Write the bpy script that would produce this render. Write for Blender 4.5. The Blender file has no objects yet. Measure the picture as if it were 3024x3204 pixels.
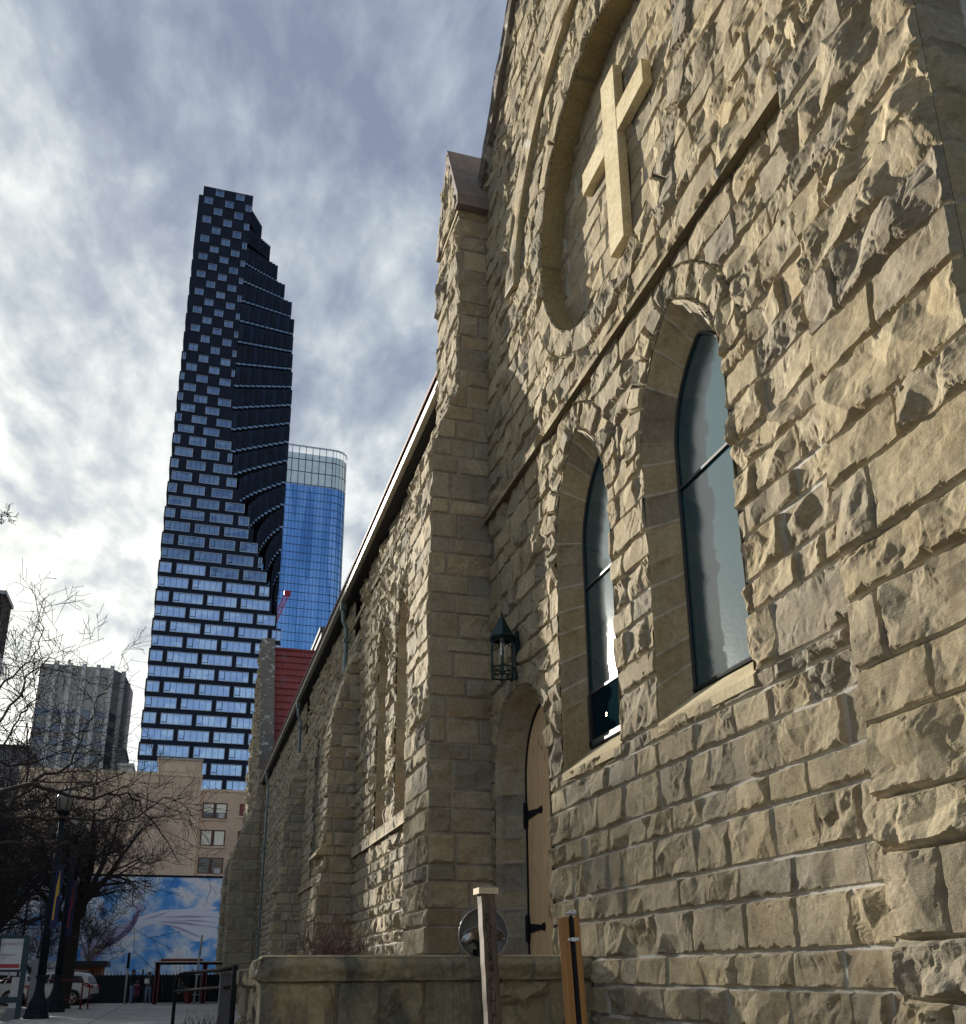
import bpy, bmesh, math, random
import numpy as np
from mathutils import Vector, Matrix
random.seed(7); rng = np.random.default_rng(7)
SC = bpy.context.scene
COL = SC.collection
R = math.radians
# ------------------------------------------------------------------ camera model
F0, CX, CY = 3036., 1512., 2016.
YAW, PIT, ROLL = R(16.7), R(18.8), R(0.4)
EYE = np.array([0, 0, 1.6])
_f = np.array([math.sin(YAW)*math.cos(PIT), math.cos(YAW)*math.cos(PIT), math.sin(PIT)])
_r0 = np.array([math.cos(YAW), -math.sin(YAW), 0]); _u0 = np.cross(_r0, _f)
_r = _r0*math.cos(ROLL)-_u0*math.sin(ROLL); _u = _u0*math.cos(ROLL)+_r0*math.sin(ROLL)
def ray(u, v): return _r*(u-CX)-_u*(v-CY)+_f*F0
def onx(u, v, X): d = ray(u, v); return EYE+d*(X/d[0])
def ony(u, v, Y): d = ray(u, v); return EYE+d*(Y/d[1])
def onz(u, v, Z=0.2): d = ray(u, v); return EYE+d*((Z-1.6)/d[2])
cam = bpy.data.cameras.new('camera'); co = bpy.data.objects.new('camera', cam); COL.objects.link(co)
M = Matrix(((_r[0], _u[0], -_f[0], 0), (_r[1], _u[1], -_f[1], 0), (_r[2], _u[2], -_f[2], 1.6), (0, 0, 0, 1)))
co.matrix_world = M
cam.sensor_fit = 'HORIZONTAL'; cam.sensor_width = 36; cam.lens = F0/3024*36
cam.shift_y = (CY-1602)/3024; cam.clip_end = 5000; cam.clip_start = .05
SC.camera = co
# sun: direction towards the sun
SD = np.array([-1, 2.45, .74]); SD = SD/np.linalg.norm(SD)

# ------------------------------------------------------------------ materials
MATS = {}
class NT:
    def __init__(s, name, base=(.5, .5, .5), rough=.8, metal=0, spec=.5):
        s.m = bpy.data.materials.new(name); s.m.use_nodes = True; s.t = s.m.node_tree; s.n = s.t.nodes; s.l = s.t.links
        s.b = s.n['Principled BSDF']; s.b.inputs['Base Color'].default_value = (*base, 1)
        s.b.inputs['Roughness'].default_value = rough; s.b.inputs['Metallic'].default_value = metal
        s.b.inputs['Specular IOR Level'].default_value = spec
        MATS[name] = s.m
    def new(s, t, **k):
        n = s.n.new(t)
        for a, v in k.items():
            if hasattr(n, a): setattr(n, a, v)
            else: n.inputs[a].default_value = v
        return n
    def link(s, a, b): s.l.new(a, b)
    def pos(s, scale=(1, 1, 1)):
        g = s.new('ShaderNodeTexCoord'); mp = s.new('ShaderNodeMapping'); mp.inputs['Scale'].default_value = scale
        s.link(g.outputs['Object'], mp.inputs[0]); return mp.outputs[0]
    def noise(s, vec, scale, detail=5, rough=.6, dist=0):
        n = s.new('ShaderNodeTexNoise'); n.inputs['Scale'].default_value = scale; n.inputs['Detail'].default_value = detail
        n.inputs['Roughness'].default_value = rough; n.inputs['Distortion'].default_value = dist
        s.link(vec, n.inputs['Vector']); return n.outputs['Fac']
    def ramp(s, fac, stops, interp='LINEAR'):
        r = s.new('ShaderNodeValToRGB'); r.color_ramp.interpolation = interp
        e = r.color_ramp.elements
        while len(e) < len(stops): e.new(.5)
        for i, (p, c) in enumerate(stops):
            e[i].position = p; e[i].color = (*c, 1) if len(c) == 3 else c
        s.link(fac, r.inputs[0]); return r.outputs[0]
    def mix(s, fac, a, b, mode='MIX'):
        m = s.new('ShaderNodeMix', data_type='RGBA', blend_type=mode)
        for i, v in ((0, fac), (6, a), (7, b)):
            if hasattr(v, 'is_output') or isinstance(v, bpy.types.NodeSocket): s.link(v, m.inputs[i])
            else: m.inputs[i].default_value = v if i == 0 else (*v, 1)
        return m.outputs[2]
    def math(s, op, a, b=0.):
        m = s.new('ShaderNodeMath', operation=op)
        for i, v in ((0, a), (1, b)):
            if isinstance(v, bpy.types.NodeSocket): s.link(v, m.inputs[i])
            else: m.inputs[i].default_value = v
        return m.outputs[0]
    def base(s, c): s.link(c, s.b.inputs['Base Color']); return s
    def bump(s, h, dist=.01, st=.6):
        b = s.new('ShaderNodeBump'); b.inputs['Strength'].default_value = st; b.inputs['Distance'].default_value = dist
        s.link(h, b.inputs['Height']); s.link(b.outputs[0], s.b.inputs['Normal']); return s
def simple(name, c, rough=.7, metal=0, var=.15, scale=6, bump=.003, spec=.5):
    n = NT(name, c, rough, metal, spec); p = n.pos(); f = n.noise(p, scale)
    n.base(n.ramp(f, [(.25, [x*(1-var) for x in c]), (.75, [min(1, x*(1+var)) for x in c])]))
    if bump: n.bump(n.noise(p, scale*5), bump)
    return n.m
def stone(name, cols, mortar, stain=.35, fine=60, bump=.009):
    n = NT(name, rough=.92, spec=.2)
    p = n.pos()
    a = n.new('ShaderNodeAttribute', attribute_name='tone'); sep = n.new('ShaderNodeSeparateColor'); n.link(a.outputs['Color'], sep.inputs[0])
    k = len(cols)
    c = n.ramp(sep.outputs[0], [(i/(k-1), cols[i]) for i in range(k)])
    m1 = n.noise(p, 2.3, 6, .65, .6)
    c = n.mix(n.ramp(m1, [(.38, (0, 0, 0)), (.72, (1, 1, 1))]), c, n.mix(.999, c, (.80, .74, .66), 'MULTIPLY'))
    m2 = n.noise(p, 22, 8, .7)
    c = n.mix(1., c, n.ramp(m2, [(.3, (.70, .68, .65)), (.62, (1.08, 1.05, 1.0))]), 'MULTIPLY')
    # dark weather staining with shapes of its own, iron-brown patches
    m3 = n.noise(n.pos((1.2, 1.2, .5)), 1.1, 7, .7, 1.2)
    st = n.ramp(m3, [(.55 if stain < .8 else .44, (0, 0, 0)), (.75 if stain < .8 else .62, (stain, stain, stain))])
    c = n.mix(st, c, (.07, .072, .068))
    m4 = n.noise(p, 3.7, 4, .5, .3)
    c = n.mix(n.ramp(m4, [(.62, (0, 0, 0)), (.8, (.35, .35, .35))]), c, (.30, .18, .08))
    c = n.mix(sep.outputs[1], c, n.mix(1., mortar, n.ramp(m2, [(.3, (.75, .75, .75)), (.7, (1.1, 1.1, 1.1))]), 'MULTIPLY'))
    n.base(c)
    f1 = n.noise(p, fine, 8, .75, .3); f2 = n.noise(n.pos((1, 1, 3.2)), fine*.32, 7, .72, .8)
    n.bump(n.math('ADD', n.math('MULTIPLY', f1, .5), f2), bump, .9)
    return n.m
SAND = [(.33, .285, .19), (.40, .35, .24), (.29, .26, .195), (.46, .40, .275), (.37, .32, .215), (.27, .248, .2), (.43, .375, .255)]
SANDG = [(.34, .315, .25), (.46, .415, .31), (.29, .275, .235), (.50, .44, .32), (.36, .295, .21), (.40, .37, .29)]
stone('sandstone', SAND, (.52, .50, .44), .25)
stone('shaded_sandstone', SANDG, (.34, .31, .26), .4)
stone('porch_sandstone', [(.30, .27, .19), (.40, .34, .21), (.27, .255, .19), (.42, .36, .23)], (.16, .15, .13), .85, 30, .012)
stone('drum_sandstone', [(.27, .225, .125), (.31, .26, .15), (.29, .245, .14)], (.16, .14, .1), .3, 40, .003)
stone('smooth_sandstone', [(.50, .44, .29), (.46, .40, .26), (.56, .50, .34)], (.3, .26, .2), .15, 90, .0015)
stone('old_coping', [(.20, .185, .165), (.24, .215, .19), (.17, .16, .15)], (.16, .15, .14), .6, 12, .03)
def lichen():
    m = MATS['old_coping']; t = m.node_tree; b = t.nodes['Principled BSDF']; src = b.inputs['Base Color'].links[0].from_socket
    tc = t.nodes.new('ShaderNodeTexCoord'); n = t.nodes.new('ShaderNodeTexNoise'); n.inputs['Scale'].default_value = 2.6; n.inputs['Detail'].default_value = 6; t.links.new(tc.outputs['Object'], n.inputs[0])
    r = t.nodes.new('ShaderNodeValToRGB'); r.color_ramp.elements[0].position = .56; r.color_ramp.elements[1].position = .63; t.links.new(n.outputs['Fac'], r.inputs[0])
    x = t.nodes.new('ShaderNodeMix'); x.data_type = 'RGBA'; t.links.new(r.outputs[0], x.inputs[0]); t.links.new(src, x.inputs[6]); x.inputs[7].default_value = (.46, .44, .40, 1); t.links.new(x.outputs[2], b.inputs['Base Color'])
lichen()

# ------------------------------------------------------------------ object helpers
def obj(name, me, mat=None, parent=None, smooth=None):
    me.name = name; o = bpy.data.objects.new(name, me); COL.objects.link(o)
    if mat is not None:
        for m in (mat if isinstance(mat, (list, tuple)) else [mat]):
            me.materials.append(MATS[m] if isinstance(m, str) else m)
    if parent is not None: o.parent = parent
    if smooth is not None: me.polygons.foreach_set('use_smooth', [smooth]*len(me.polygons))
    return o
def thing(name, label, cat, loc=(0, 0, 0), rz=0, group=None):
    o = bpy.data.objects.new(name, None); COL.objects.link(o); o.empty_display_size = .2
    o.location = loc; o.rotation_euler = (0, 0, rz)
    return tag(o, label, cat, group)
def tag(o, label=None, cat=None, group=None, kind=None):
    if label: o['label'] = label
    if cat: o['category'] = cat
    if group: o['group'] = group
    if kind: o['kind'] = kind
    return o
def W(parent):      # vertices of children are given in world space: parents stand at the identity unless moved later
    return parent
def text(name, body, size, mat, parent, loc, rot, ext=.001):
    c = bpy.data.curves.new(name, 'FONT'); c.body = body; c.size = size; c.extrude = ext; o = bpy.data.objects.new(name, c); COL.objects.link(o)
    dg = bpy.context.evaluated_depsgraph_get(); dg.update(); me = bpy.data.meshes.new_from_object(o.evaluated_get(dg)); bpy.data.objects.remove(o)
    me.materials.clear(); q = obj(name, me, mat, parent); q.location = loc; q.rotation_euler = rot; return q
class MB:
    def __init__(s): s.v = []; s.f = []; s.mi = []; s.cur = 0
    def add(s, vs, fs):
        o = len(s.v); s.v += [tuple(map(float, q)) for q in vs]; s.f += [tuple(i+o for i in f) for f in fs]; s.mi += [s.cur]*len(fs); return s
    def box(s, a, b, ux=None):
        (x0, y0, z0), (x1, y1, z1) = a, b
        return s.add([(x0, y0, z0), (x1, y0, z0), (x1, y1, z0), (x0, y1, z0), (x0, y0, z1), (x1, y0, z1), (x1, y1, z1), (x0, y1, z1)],
                     [(0, 3, 2, 1), (4, 5, 6, 7), (0, 1, 5, 4), (1, 2, 6, 5), (2, 3, 7, 6), (3, 0, 4, 7)])
    def hexa(s, b4, t4):
        return s.add(list(b4)+list(t4), [(0, 3, 2, 1), (4, 5, 6, 7), (0, 1, 5, 4), (1, 2, 6, 5), (2, 3, 7, 6), (3, 0, 4, 7)])
    def prism(s, poly, ext):      # poly: list of 3-D points, ext: vector
        n = len(poly); e = np.array(ext); p2 = [np.array(q)+e for q in poly]
        return s.add(list(poly)+p2, [tuple(range(n-1, -1, -1)), tuple(range(n, 2*n))]+[(i, (i+1) % n, n+(i+1) % n, n+i) for i in range(n)])
    def tube(s, pts, rad, n=8, cap=True):
        pts = [np.array(p, float) for p in pts]; rad = rad if hasattr(rad, '__len__') else [rad]*len(pts)
        o = len(s.v); ref = None
        for i, p in enumerate(pts):
            d = pts[min(i+1, len(pts)-1)]-pts[max(i-1, 0)]; d = d/(np.linalg.norm(d)+1e-9)
            if ref is None: ref = np.array([0, 0, 1.]) if abs(d[2]) < .9 else np.array([1., 0, 0])
            a = np.cross(ref, d); a /= np.linalg.norm(a)+1e-9; b = np.cross(d, a); ref = b if abs(np.dot(b, d)) < .9 else ref
            for k in range(n):
                t = 2*math.pi*k/n; s.v.append(tuple(p+rad[i]*(a*math.cos(t)+b*math.sin(t))))
        for i in range(len(pts)-1):
            for k in range(n):
                s.f.append((o+i*n+k, o+i*n+(k+1) % n, o+(i+1)*n+(k+1) % n, o+(i+1)*n+k)); s.mi.append(s.cur)
        if cap:
            s.f.append(tuple(o+k for k in range(n-1, -1, -1))); s.f.append(tuple(o+(len(pts)-1)*n+k for k in range(n))); s.mi += [s.cur]*2
        return s
    def lathe(s, prof, c=(0, 0, 0), n=16, ang=0):
        o = len(s.v)
        for r, z in prof:
            for k in range(n):
                t = 2*math.pi*k/n+ang; s.v.append((c[0]+r*math.cos(t), c[1]+r*math.sin(t), c[2]+z))
        for i in range(len(prof)-1):
            for k in range(n):
                s.f.append((o+i*n+k, o+i*n+(k+1) % n, o+(i+1)*n+(k+1) % n, o+(i+1)*n+k)); s.mi.append(s.cur)
        s.f.append(tuple(o+k for k in range(n-1, -1, -1))); s.f.append(tuple(o+(len(prof)-1)*n+k for k in range(n))); s.mi += [s.cur]*2
        return s
    def build(s, name, mat, parent=None, smooth=False, bevel=0):
        me = bpy.data.meshes.new(name); me.from_pydata(s.v, [], s.f); me.update()
        o = obj(name, me, mat, parent)
        me.polygons.foreach_set('material_index', s.mi)
        if bevel:
            b = o.modifiers.new('b', 'BEVEL'); b.width = bevel; b.segments = 2; b.limit_method = 'ANGLE'
        if smooth: me.polygons.foreach_set('use_smooth', [True]*len(me.polygons))
        return o
def hsh(i, j, s=0):
    i = np.asarray(i).astype(np.int64); j = np.asarray(j).astype(np.int64)
    h = (i*374761393+j*668265263+s*1442695041) & 0xffffffff
    h = ((h ^ (h >> 13))*1274126177) & 0xffffffff
    h = ((h ^ (h >> 16))*2246822519) & 0xffffffff
    return ((h ^ (h >> 15)) & 0xffffff)/float(0xffffff)
def facet(x, y, s=0):
    k = (x+y)*.3660254; X = x+k; Y = y+k; i = np.floor(X); j = np.floor(Y); fx = X-i; fy = Y-j
    h00 = hsh(i, j, s); h11 = hsh(i+1, j+1, s); a = fx > fy
    hm = np.where(a, hsh(i+1, j, s), hsh(i, j+1, s)); mx = np.maximum(fx, fy); mn = np.minimum(fx, fy)
    return h00*(1-mx)+hm*(mx-mn)+h11*mn-.5
def vnoise(x, y, s=0):
    i = np.floor(x); j = np.floor(y); fx = x-i; fy = y-j; fx = fx*fx*(3-2*fx); fy = fy*fy*(3-2*fy)
    return (hsh(i, j, s)*(1-fx)+hsh(i+1, j, s)*fx)*(1-fy)+(hsh(i, j+1, s)*(1-fx)+hsh(i+1, j+1, s)*fx)*fy-.5
def grid_mesh(name, P, tone, mat, parent, keep=None, flip=False, smooth=True):
    nr, nc = P.shape[:2]
    idx = np.arange(nr*nc).reshape(nr, nc)
    q = np.stack([idx[:-1, :-1], idx[:-1, 1:], idx[1:, 1:], idx[1:, :-1]], -1).reshape(-1, 4)
    if flip: q = q[:, ::-1]
    if keep is not None: q = q[keep.reshape(-1)]
    used = np.unique(q); mp = np.zeros(nr*nc, np.int64); mp[used] = np.arange(len(used)); q = mp[q]
    V = P.reshape(-1, 3)[used]; T = tone.reshape(-1, 4)[used]
    me = bpy.data.meshes.new(name); me.vertices.add(len(V)); me.vertices.foreach_set('co', V.astype(np.float32).ravel())
    me.loops.add(len(q)*4); me.loops.foreach_set('vertex_index', q.astype(np.int32).ravel())
    me.polygons.add(len(q)); me.polygons.foreach_set('loop_start', np.arange(0, len(q)*4, 4, dtype=np.int32))
    me.update(calc_edges=True); me.validate()
    at = me.attributes.new('tone', 'FLOAT_COLOR', 'POINT'); at.data.foreach_set('color', T.astype(np.float32).ravel())
    me.polygons.foreach_set('use_smooth', [smooth]*len(me.polygons))
    return obj(name, me, mat, parent)
def relief(u, v, d, bid, bulge, amp, seed, slope=2.2):
    """height of rock-faced ashlar: u, v along the face, d distance to the block's edge, bid block number"""
    ox = hsh(bid, 3, seed)*97.; oy = hsh(bid, 5, seed)*71.
    b = bulge[0]+(bulge[1]-bulge[0])*hsh(bid, 7, seed)
    am = amp*(.30+1.25*hsh(bid, 11, seed)**1.4)
    wx = vnoise(u*9+ox, v*9+oy, seed+1)*.05; wy = vnoise(u*9+oy, v*9+ox, seed+2)*.05
    U = u+wx+ox; V = v+wy+oy
    th = (hsh(bid, 13, seed)-.5)*1.3+.25; ca = np.cos(th); sa = np.sin(th)
    Ur = U*ca-V*sa; Vr = U*sa+V*ca
    # one big tilted break per stone, then a few clean chips, then crumbs
    tu = (hsh(bid, 29, seed)-.5)*.16; tv = (hsh(bid, 31, seed)-.5)*.20
    big = facet(Ur/.30, Vr/.21, seed)*1.65
    mid = facet(Ur/.125+31, Vr/.085, seed+5)
    mid = np.sign(mid)*np.abs(mid)**.8*.50*(.35+1.1*hsh(bid, 37, seed))
    rough = np.clip(facet(U/.19+5, V/.17, seed+12)*2.6+.45, .05, 1.)      # quiet faces beside shattered ones
    f = big+mid*rough+(facet(Vr/.046, Ur/.040, seed+6)*.20+facet(U/.022, V/.021, seed+7)*.09)*(rough*.8+.2)
    c = np.abs(facet(Ur/.15+9, Vr/.19, seed+8)); f = f-np.maximum(0, .12-c)*2.2*hsh(bid, 17, seed)*rough
    top = b+am*f
    es = slope*(1.+1.5*facet(u/.12+ox, v/.11+oy, seed+9)+.35*facet(u/.04, v/.04, seed+10))
    ed = np.maximum(d, 0)*np.maximum(es, .55)+.002
    # bevelled rather than rounded: chip flanks run straight from the arris to the face
    h = np.minimum(top, ed)
    return np.maximum(h, 0)
def make_joints(u0, u1, bw, rr, off=0):
    j = [u0]; x = u0+rr.uniform(*bw)*(.4+.6*rr.random())
    while x < u1-bw[0]*.55: j.append(x); x += rr.uniform(*bw)
    j.append(u1); return np.array(j)
def rock(name, O, U, V, N, rect, courses, bw, res, mat, parent, bulge=(.015, .055), amp=.05, cuts=(), rings=(), seed=0, jw=.006,
         mort=-.006, joints=None, slope=2.2, endjoint=True, flip=False, extra=None):
    O, U, V, N = (np.array(a, float) for a in (O, U, V, N)); rr = np.random.default_rng(seed+100)
    u0, u1, v0, v1 = rect
    cs = [v0]+[c for c in courses if v0+.05 < c < v1-.05]+[v1]
    if isinstance(res, tuple): resf = lambda z: res[1] if z > res[2] else res[0]
    else: resf = lambda z: res
    nc = max(4, int(round((u1-u0)/(res[0] if isinstance(res, tuple) else res)))+1); ub = np.linspace(u0, u1, nc)
    rows = []; ru = []; rc = []
    js = []
    for i in range(len(cs)-1):
        a, b = cs[i]+(jw if i or endjoint else 0), cs[i+1]-jw
        n = max(3, int(round((b-a)/resf(a)))+1); jj = joints(i, rr) if joints else make_joints(u0, u1, bw, rr)
        js.append(jj)
        uu = ub.copy()
        for x in jj[1:-1]:
            k = int(np.clip(np.searchsorted(uu, x), 2, nc-3)); uu[k-1] = x-jw; uu[k] = x+jw
        uu = np.maximum.accumulate(uu)
        for z in np.linspace(a, b, n): rows.append(z); ru.append(uu); rc.append(i)
    rows = np.array(rows); Ug = np.array(ru); rc = np.array(rc); Vg = np.repeat(rows[:, None], nc, 1)
    D = np.zeros_like(Ug); B = np.zeros_like(Ug)
    for i, jj in enumerate(js):
        m = rc == i; u = Ug[m]; v = Vg[m]; k = np.clip(np.searchsorted(jj, u.ravel(), side='right')-1, 0, len(jj)-2).reshape(u.shape)
        D[m] = np.minimum.reduce([u-jj[k]-jw, jj[k+1]-u-jw, v-cs[i]-jw, cs[i+1]-v-jw]); B[m] = i*131+k
    proud = np.zeros_like(Ug)
    for rg in rings:
        msk, dd, bid = rg['f'](Ug, Vg); D = np.where(msk, dd-jw, D); B = np.where(msk, bid+5000, B); proud = np.where(msk, rg.get('proud', 0)*np.clip(dd*60, 0, 1), proud)
    keep = None
    if cuts:
        S = np.full(Ug.shape, 1e3)
        for c in cuts: S = np.minimum(S, c(Ug, Vg))
        e = 1e-3
        gx = np.zeros_like(S)+1e3; 
        def allc(a, b):
            s_ = np.full(a.shape, 1e3)
            for c in cuts: s_ = np.minimum(s_, c(a, b))
            return s_
        gx = (allc(Ug+e, Vg)-allc(Ug-e, Vg))/(2*e); gy = (allc(Ug, Vg+e)-allc(Ug, Vg-e))/(2*e)
        neg = S < 0; L = np.maximum(gx*gx+gy*gy, .3)
        near = neg & (S > -.09)
        Sf = S[:-1, :-1], S[1:, :-1], S[:-1, 1:], S[1:, 1:]
        keep = np.maximum.reduce(Sf) > 0
        Ug = np.where(near, Ug-S*gx/L, Ug); Vg = np.where(near, Vg-S*gy/L, Vg)
        D = np.minimum(D, np.where(neg, 0, S)*1.5+.013)
    H = relief(Ug, Vg, D, B, bulge, amp(Vg) if callable(amp) else amp, seed, slope)
    mo_ = mort(Vg) if callable(mort) else mort
    H = np.where((D <= .0005) & (Ug > u0+jw) & (Ug < u1-jw), mo_, H)+proud
    if extra is not None: H = H+extra(Ug, Vg)
    P = O+Ug[..., None]*U+Vg[..., None]*V+H[..., None]*N
    tone = np.zeros(Ug.shape+(4,)); tone[..., 0] = hsh(B, 23, seed); inn_ = (Ug > u0+jw*2) & (Ug < u1-jw*2) & (Vg > v0+jw*2) & (Vg < v1-jw*2)
    tone[..., 1] = np.clip(1-D/.004, 0, 1)*(D < .004)*inn_*(1 if not callable(mort) else np.where(Vg < 6.9, 1., .55)); tone[..., 3] = 1
    fl = np.dot(np.cross(U, V), N) < 0
    return grid_mesh(name, P, tone, mat, parent, keep, flip=fl, smooth=False)
def patch(name, A, Bc, n, mat, parent, seed=0, margins=(.12, .88), hmax=.022, jl=.33, jw=.006, nrm=1, smoothblk=True, joints=None):
    """rock-faced band between two curves A and B (lists of points of equal length)"""
    A = np.array(A, float); Bc = np.array(Bc, float)
    s = np.concatenate([[0], np.cumsum(np.linalg.norm(np.diff(A, axis=0), axis=1))]); t = np.linspace(0, 1, n)
    P = A[:, None]*(1-t)[None, :, None]+Bc[:, None]*t[None, :, None]
    S = np.repeat(s[:, None], n, 1); T = np.repeat(t[None], len(s), 0)*np.linalg.norm(A-Bc, axis=1)[:, None]
    w = np.linalg.norm(A-Bc, axis=1)[:, None]
    ds = np.gradient(P, axis=0); dt = np.gradient(P, axis=1); Nn = np.cross(ds, dt); Nn /= np.linalg.norm(Nn, axis=2, keepdims=True)+1e-9; Nn *= nrm
    if joints is None: joints = np.cumsum(np.concatenate([[0], np.random.default_rng(seed).uniform(jl*.75, jl*1.25, 400)]))
    k = np.clip(np.searchsorted(joints, S.ravel(), side='right')-1, 0, len(joints)-2).reshape(S.shape)
    ds_ = np.minimum(S-joints[k], joints[k+1]-S)-jw
    tn = np.repeat(t[None], len(s), 0)
    dt_ = np.minimum(tn-margins[0], margins[1]-tn)*w
    D = np.minimum(ds_, dt_)
    H = relief(S, T, D, k, (.012, .026), hmax, seed, 1.8)
    H = np.where(D <= 0, 0, H); H = np.where(ds_ <= 0, -.004, H)
    P = P+Nn*H[..., None]
    tone = np.zeros(S.shape+(4,)); tone[..., 0] = hsh(k, 23, seed); tone[..., 1] = (ds_ <= 0); tone[..., 3] = 1
    return grid_mesh(name, P, tone, mat, parent, flip=nrm < 0)
def arch_pts(c, w, zs, h, n=14, sill=None, step=.02):
    """outline of a pointed opening: up the far side, over and down the near side (y, z)"""
    Rr = (h*h+w*w)/(2*w); off = Rr-w; a1 = math.atan2(h, off)
    out = []
    if sill is not None: out += [(c+w, z) for z in np.arange(sill, zs, step)]
    m = max(6, int(Rr*a1/step))
    out += [(c-off+Rr*math.cos(a1*k/m), zs+Rr*math.sin(a1*k/m)) for k in range(m+1)]
    out += [(c+off-Rr*math.cos(a1*k/m), zs+Rr*math.sin(a1*k/m)) for k in range(m-1, -1, -1)]
    if sill is not None: out += [(c-w, z) for z in np.arange(zs-step, sill-1e-6, -step)]
    return out
def arch_sdf(c, w, zs, h, sill):
    Rr = (h*h+w*w)/(2*w); off = Rr-w
    def f(u, v):
        a = np.abs(u-c); up = np.hypot(a+off, np.maximum(v-zs, 0))-Rr
        low = np.where(v < sill, np.maximum(sill-v, a-w), np.maximum(a-w, sill-v))
        return np.where(v > zs, up, low)
    return f
def arch_ring(c, w, zs, h, t, step=.24, ext=.0):
    Rr = (h*h+w*w)/(2*w); off = Rr-w
    def f(u, v):
        a = np.abs(u-c); r = np.hypot(a+off, v-zs)-Rr; ang = np.arctan2(v-zs, a+off)*(Rr+t/2)
        m = (v > zs) & (r > 0) & (r < t)
        k = np.floor(ang/step); da = np.minimum(ang-k*step, (k+1)*step-ang)
        key = a < .10; da = np.where(key, np.minimum(.5, .10-a+.0), np.minimum(da, a-.10)); k = np.where(key, 99, k+np.where(u > c, 40, 0))
        return m, np.minimum.reduce([da, r, t-r]), k
    return f
def circ_ring(c, z, r0, r1, n):
    def f(u, v):
        r = np.hypot(u-c, v-z); a = np.arctan2(v-z, u-c)/(2*math.pi)*n; k = np.floor(a); L = 2*math.pi*r/n
        return (r > r0) & (r < r1), np.minimum.reduce([(a-k)*L, (k+1-a)*L, r-r0, r1-r]), k+200
    return f
# ------------------------------------------------------------------ more materials
def shingles():
    n = NT('red_shingles', (.30, .055, .045), .8); p = n.pos()
    f = n.noise(p, 1.6, 6, .7, .5)
    c = n.ramp(n.noise(p, 9, 5), [(.3, (.22, .035, .03)), (.7, (.36, .07, .055))])
    c = n.mix(n.ramp(f, [(.58, (0, 0, 0)), (.66, (.75, .75, .75))]), c, (.20, .17, .17))
    br = n.new('ShaderNodeTexBrick'); br.inputs['Scale'].default_value = 1; br.inputs['Mortar Size'].default_value = .02
    br.inputs['Brick Width'].default_value = .30; br.inputs['Row Height'].default_value = .55
    br.inputs['Color1'].default_value = (1, 1, 1, 1); br.inputs['Color2'].default_value = (.8, .8, .8, 1); br.inputs['Mortar'].default_value = (.6, .6, .6, 1)
    n.link(p, br.inputs[0]); n.base(n.mix(1., c, br.outputs[0], 'MULTIPLY')); n.bump(f, .01)
shingles()
def wood(name, c1, c2, knots=0., axis=2, rough=.75, grain=1., dark=None):
    n = NT(name, c1, rough, spec=.3); sc = [28, 28, 28]; sc[axis] = 1.1
    p = n.pos(tuple(sc)); f = n.noise(p, 1.2, 8, .65, .6); f2 = n.noise(n.pos(tuple(3.5*x if i != axis else 2.2 for i, x in enumerate(sc))), 1., 5)
    c = n.ramp(f, [(.3, c1), (.5, tuple((a+b)/2 for a, b in zip(c1, c2))), (.72, c2)])
    c = n.mix(n.ramp(f2, [(.35, (0, 0, 0)), (.7, (.35, .35, .35))]), c, tuple(x*.55 for x in c1))
    if knots:
        k = n.noise(n.pos((5, 5, 1.6)), 1.3, 4, .6, .8); c = n.mix(n.ramp(k, [(.60, (0, 0, 0)), (.72, (knots,)*3)]), c, (.10, .065, .04))
    if dark:
        k = n.noise(n.pos((3, 3, 1.1)), 1.6, 6, .7, .5); c = n.mix(n.ramp(k, [(.45, (0, 0, 0)), (.66, (.85, .85, .85))]), c, dark)
    n.base(c); n.bump(f, .004*grain); return n.m
wood('door_oak', (.60, .39, .20), (.86, .62, .36), .75)
wood('weathered_timber', (.065, .048, .032), (.19, .145, .10), .3, dark=(.04, .034, .028), grain=2.5)
wood('pale_timber', (.52, .42, .26), (.66, .55, .36))
wood('cedar_timber', (.27, .12, .035), (.42, .21, .07), .4)
simple('black_iron', (.012, .014, .017), .75, 0, .3, 20, .002, .12)
simple('lantern_green', (.012, .035, .04), .5, .5, .3, 20, .002)
simple('zinc_pipe', (.16, .20, .20), .5, .5, .25, 5, .001)
simple('cream_gutter', (.30, .275, .22), .5, .2, .12, 3, 0)
simple('roof_edge', (.12, .04, .035), .7, 0, .2, 3, 0)
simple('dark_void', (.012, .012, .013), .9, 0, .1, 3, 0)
simple('window_lead', (.018, .022, .026), .5, .3, .2, 15, .002)
simple('cap_stone', (.19, .155, .13), .85, 0, .25, 5, .004)
simple('steel', (.42, .42, .43), .28, 1., .1, 8, 0)
simple('dull_steel', (.33, .33, .33), .42, .55, .2, 8, .001)
simple('brass', (.5, .42, .25), .3, 1., .1, 8, 0)
simple('white_bulb', (.8, .8, .78), .3, 0, .03, 8, 0)
def storm_glass():
    n = NT('storm_glass', (.020, .060, .072), .10, 0, .36); p = n.pos((1, 1, 1))
    n.b.inputs['IOR'].default_value = 1.9
    w = n.new('ShaderNodeTexWave', wave_type='BANDS', bands_direction='Z'); w.inputs['Scale'].default_value = 14; w.inputs['Distortion'].default_value = 1.6
    w.inputs['Detail'].default_value = 2; n.link(p, w.inputs[0])
    h = n.math('ADD', n.math('MULTIPLY', w.outputs['Fac'], .12), n.noise(n.pos((1, 6, 26)), 2, 4)); n.bump(h, .0025, .5)
storm_glass(); simple('clear_dark_pane', (.005, .015, .02), .9, 0, .2, 2, 0, 0.)
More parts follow.
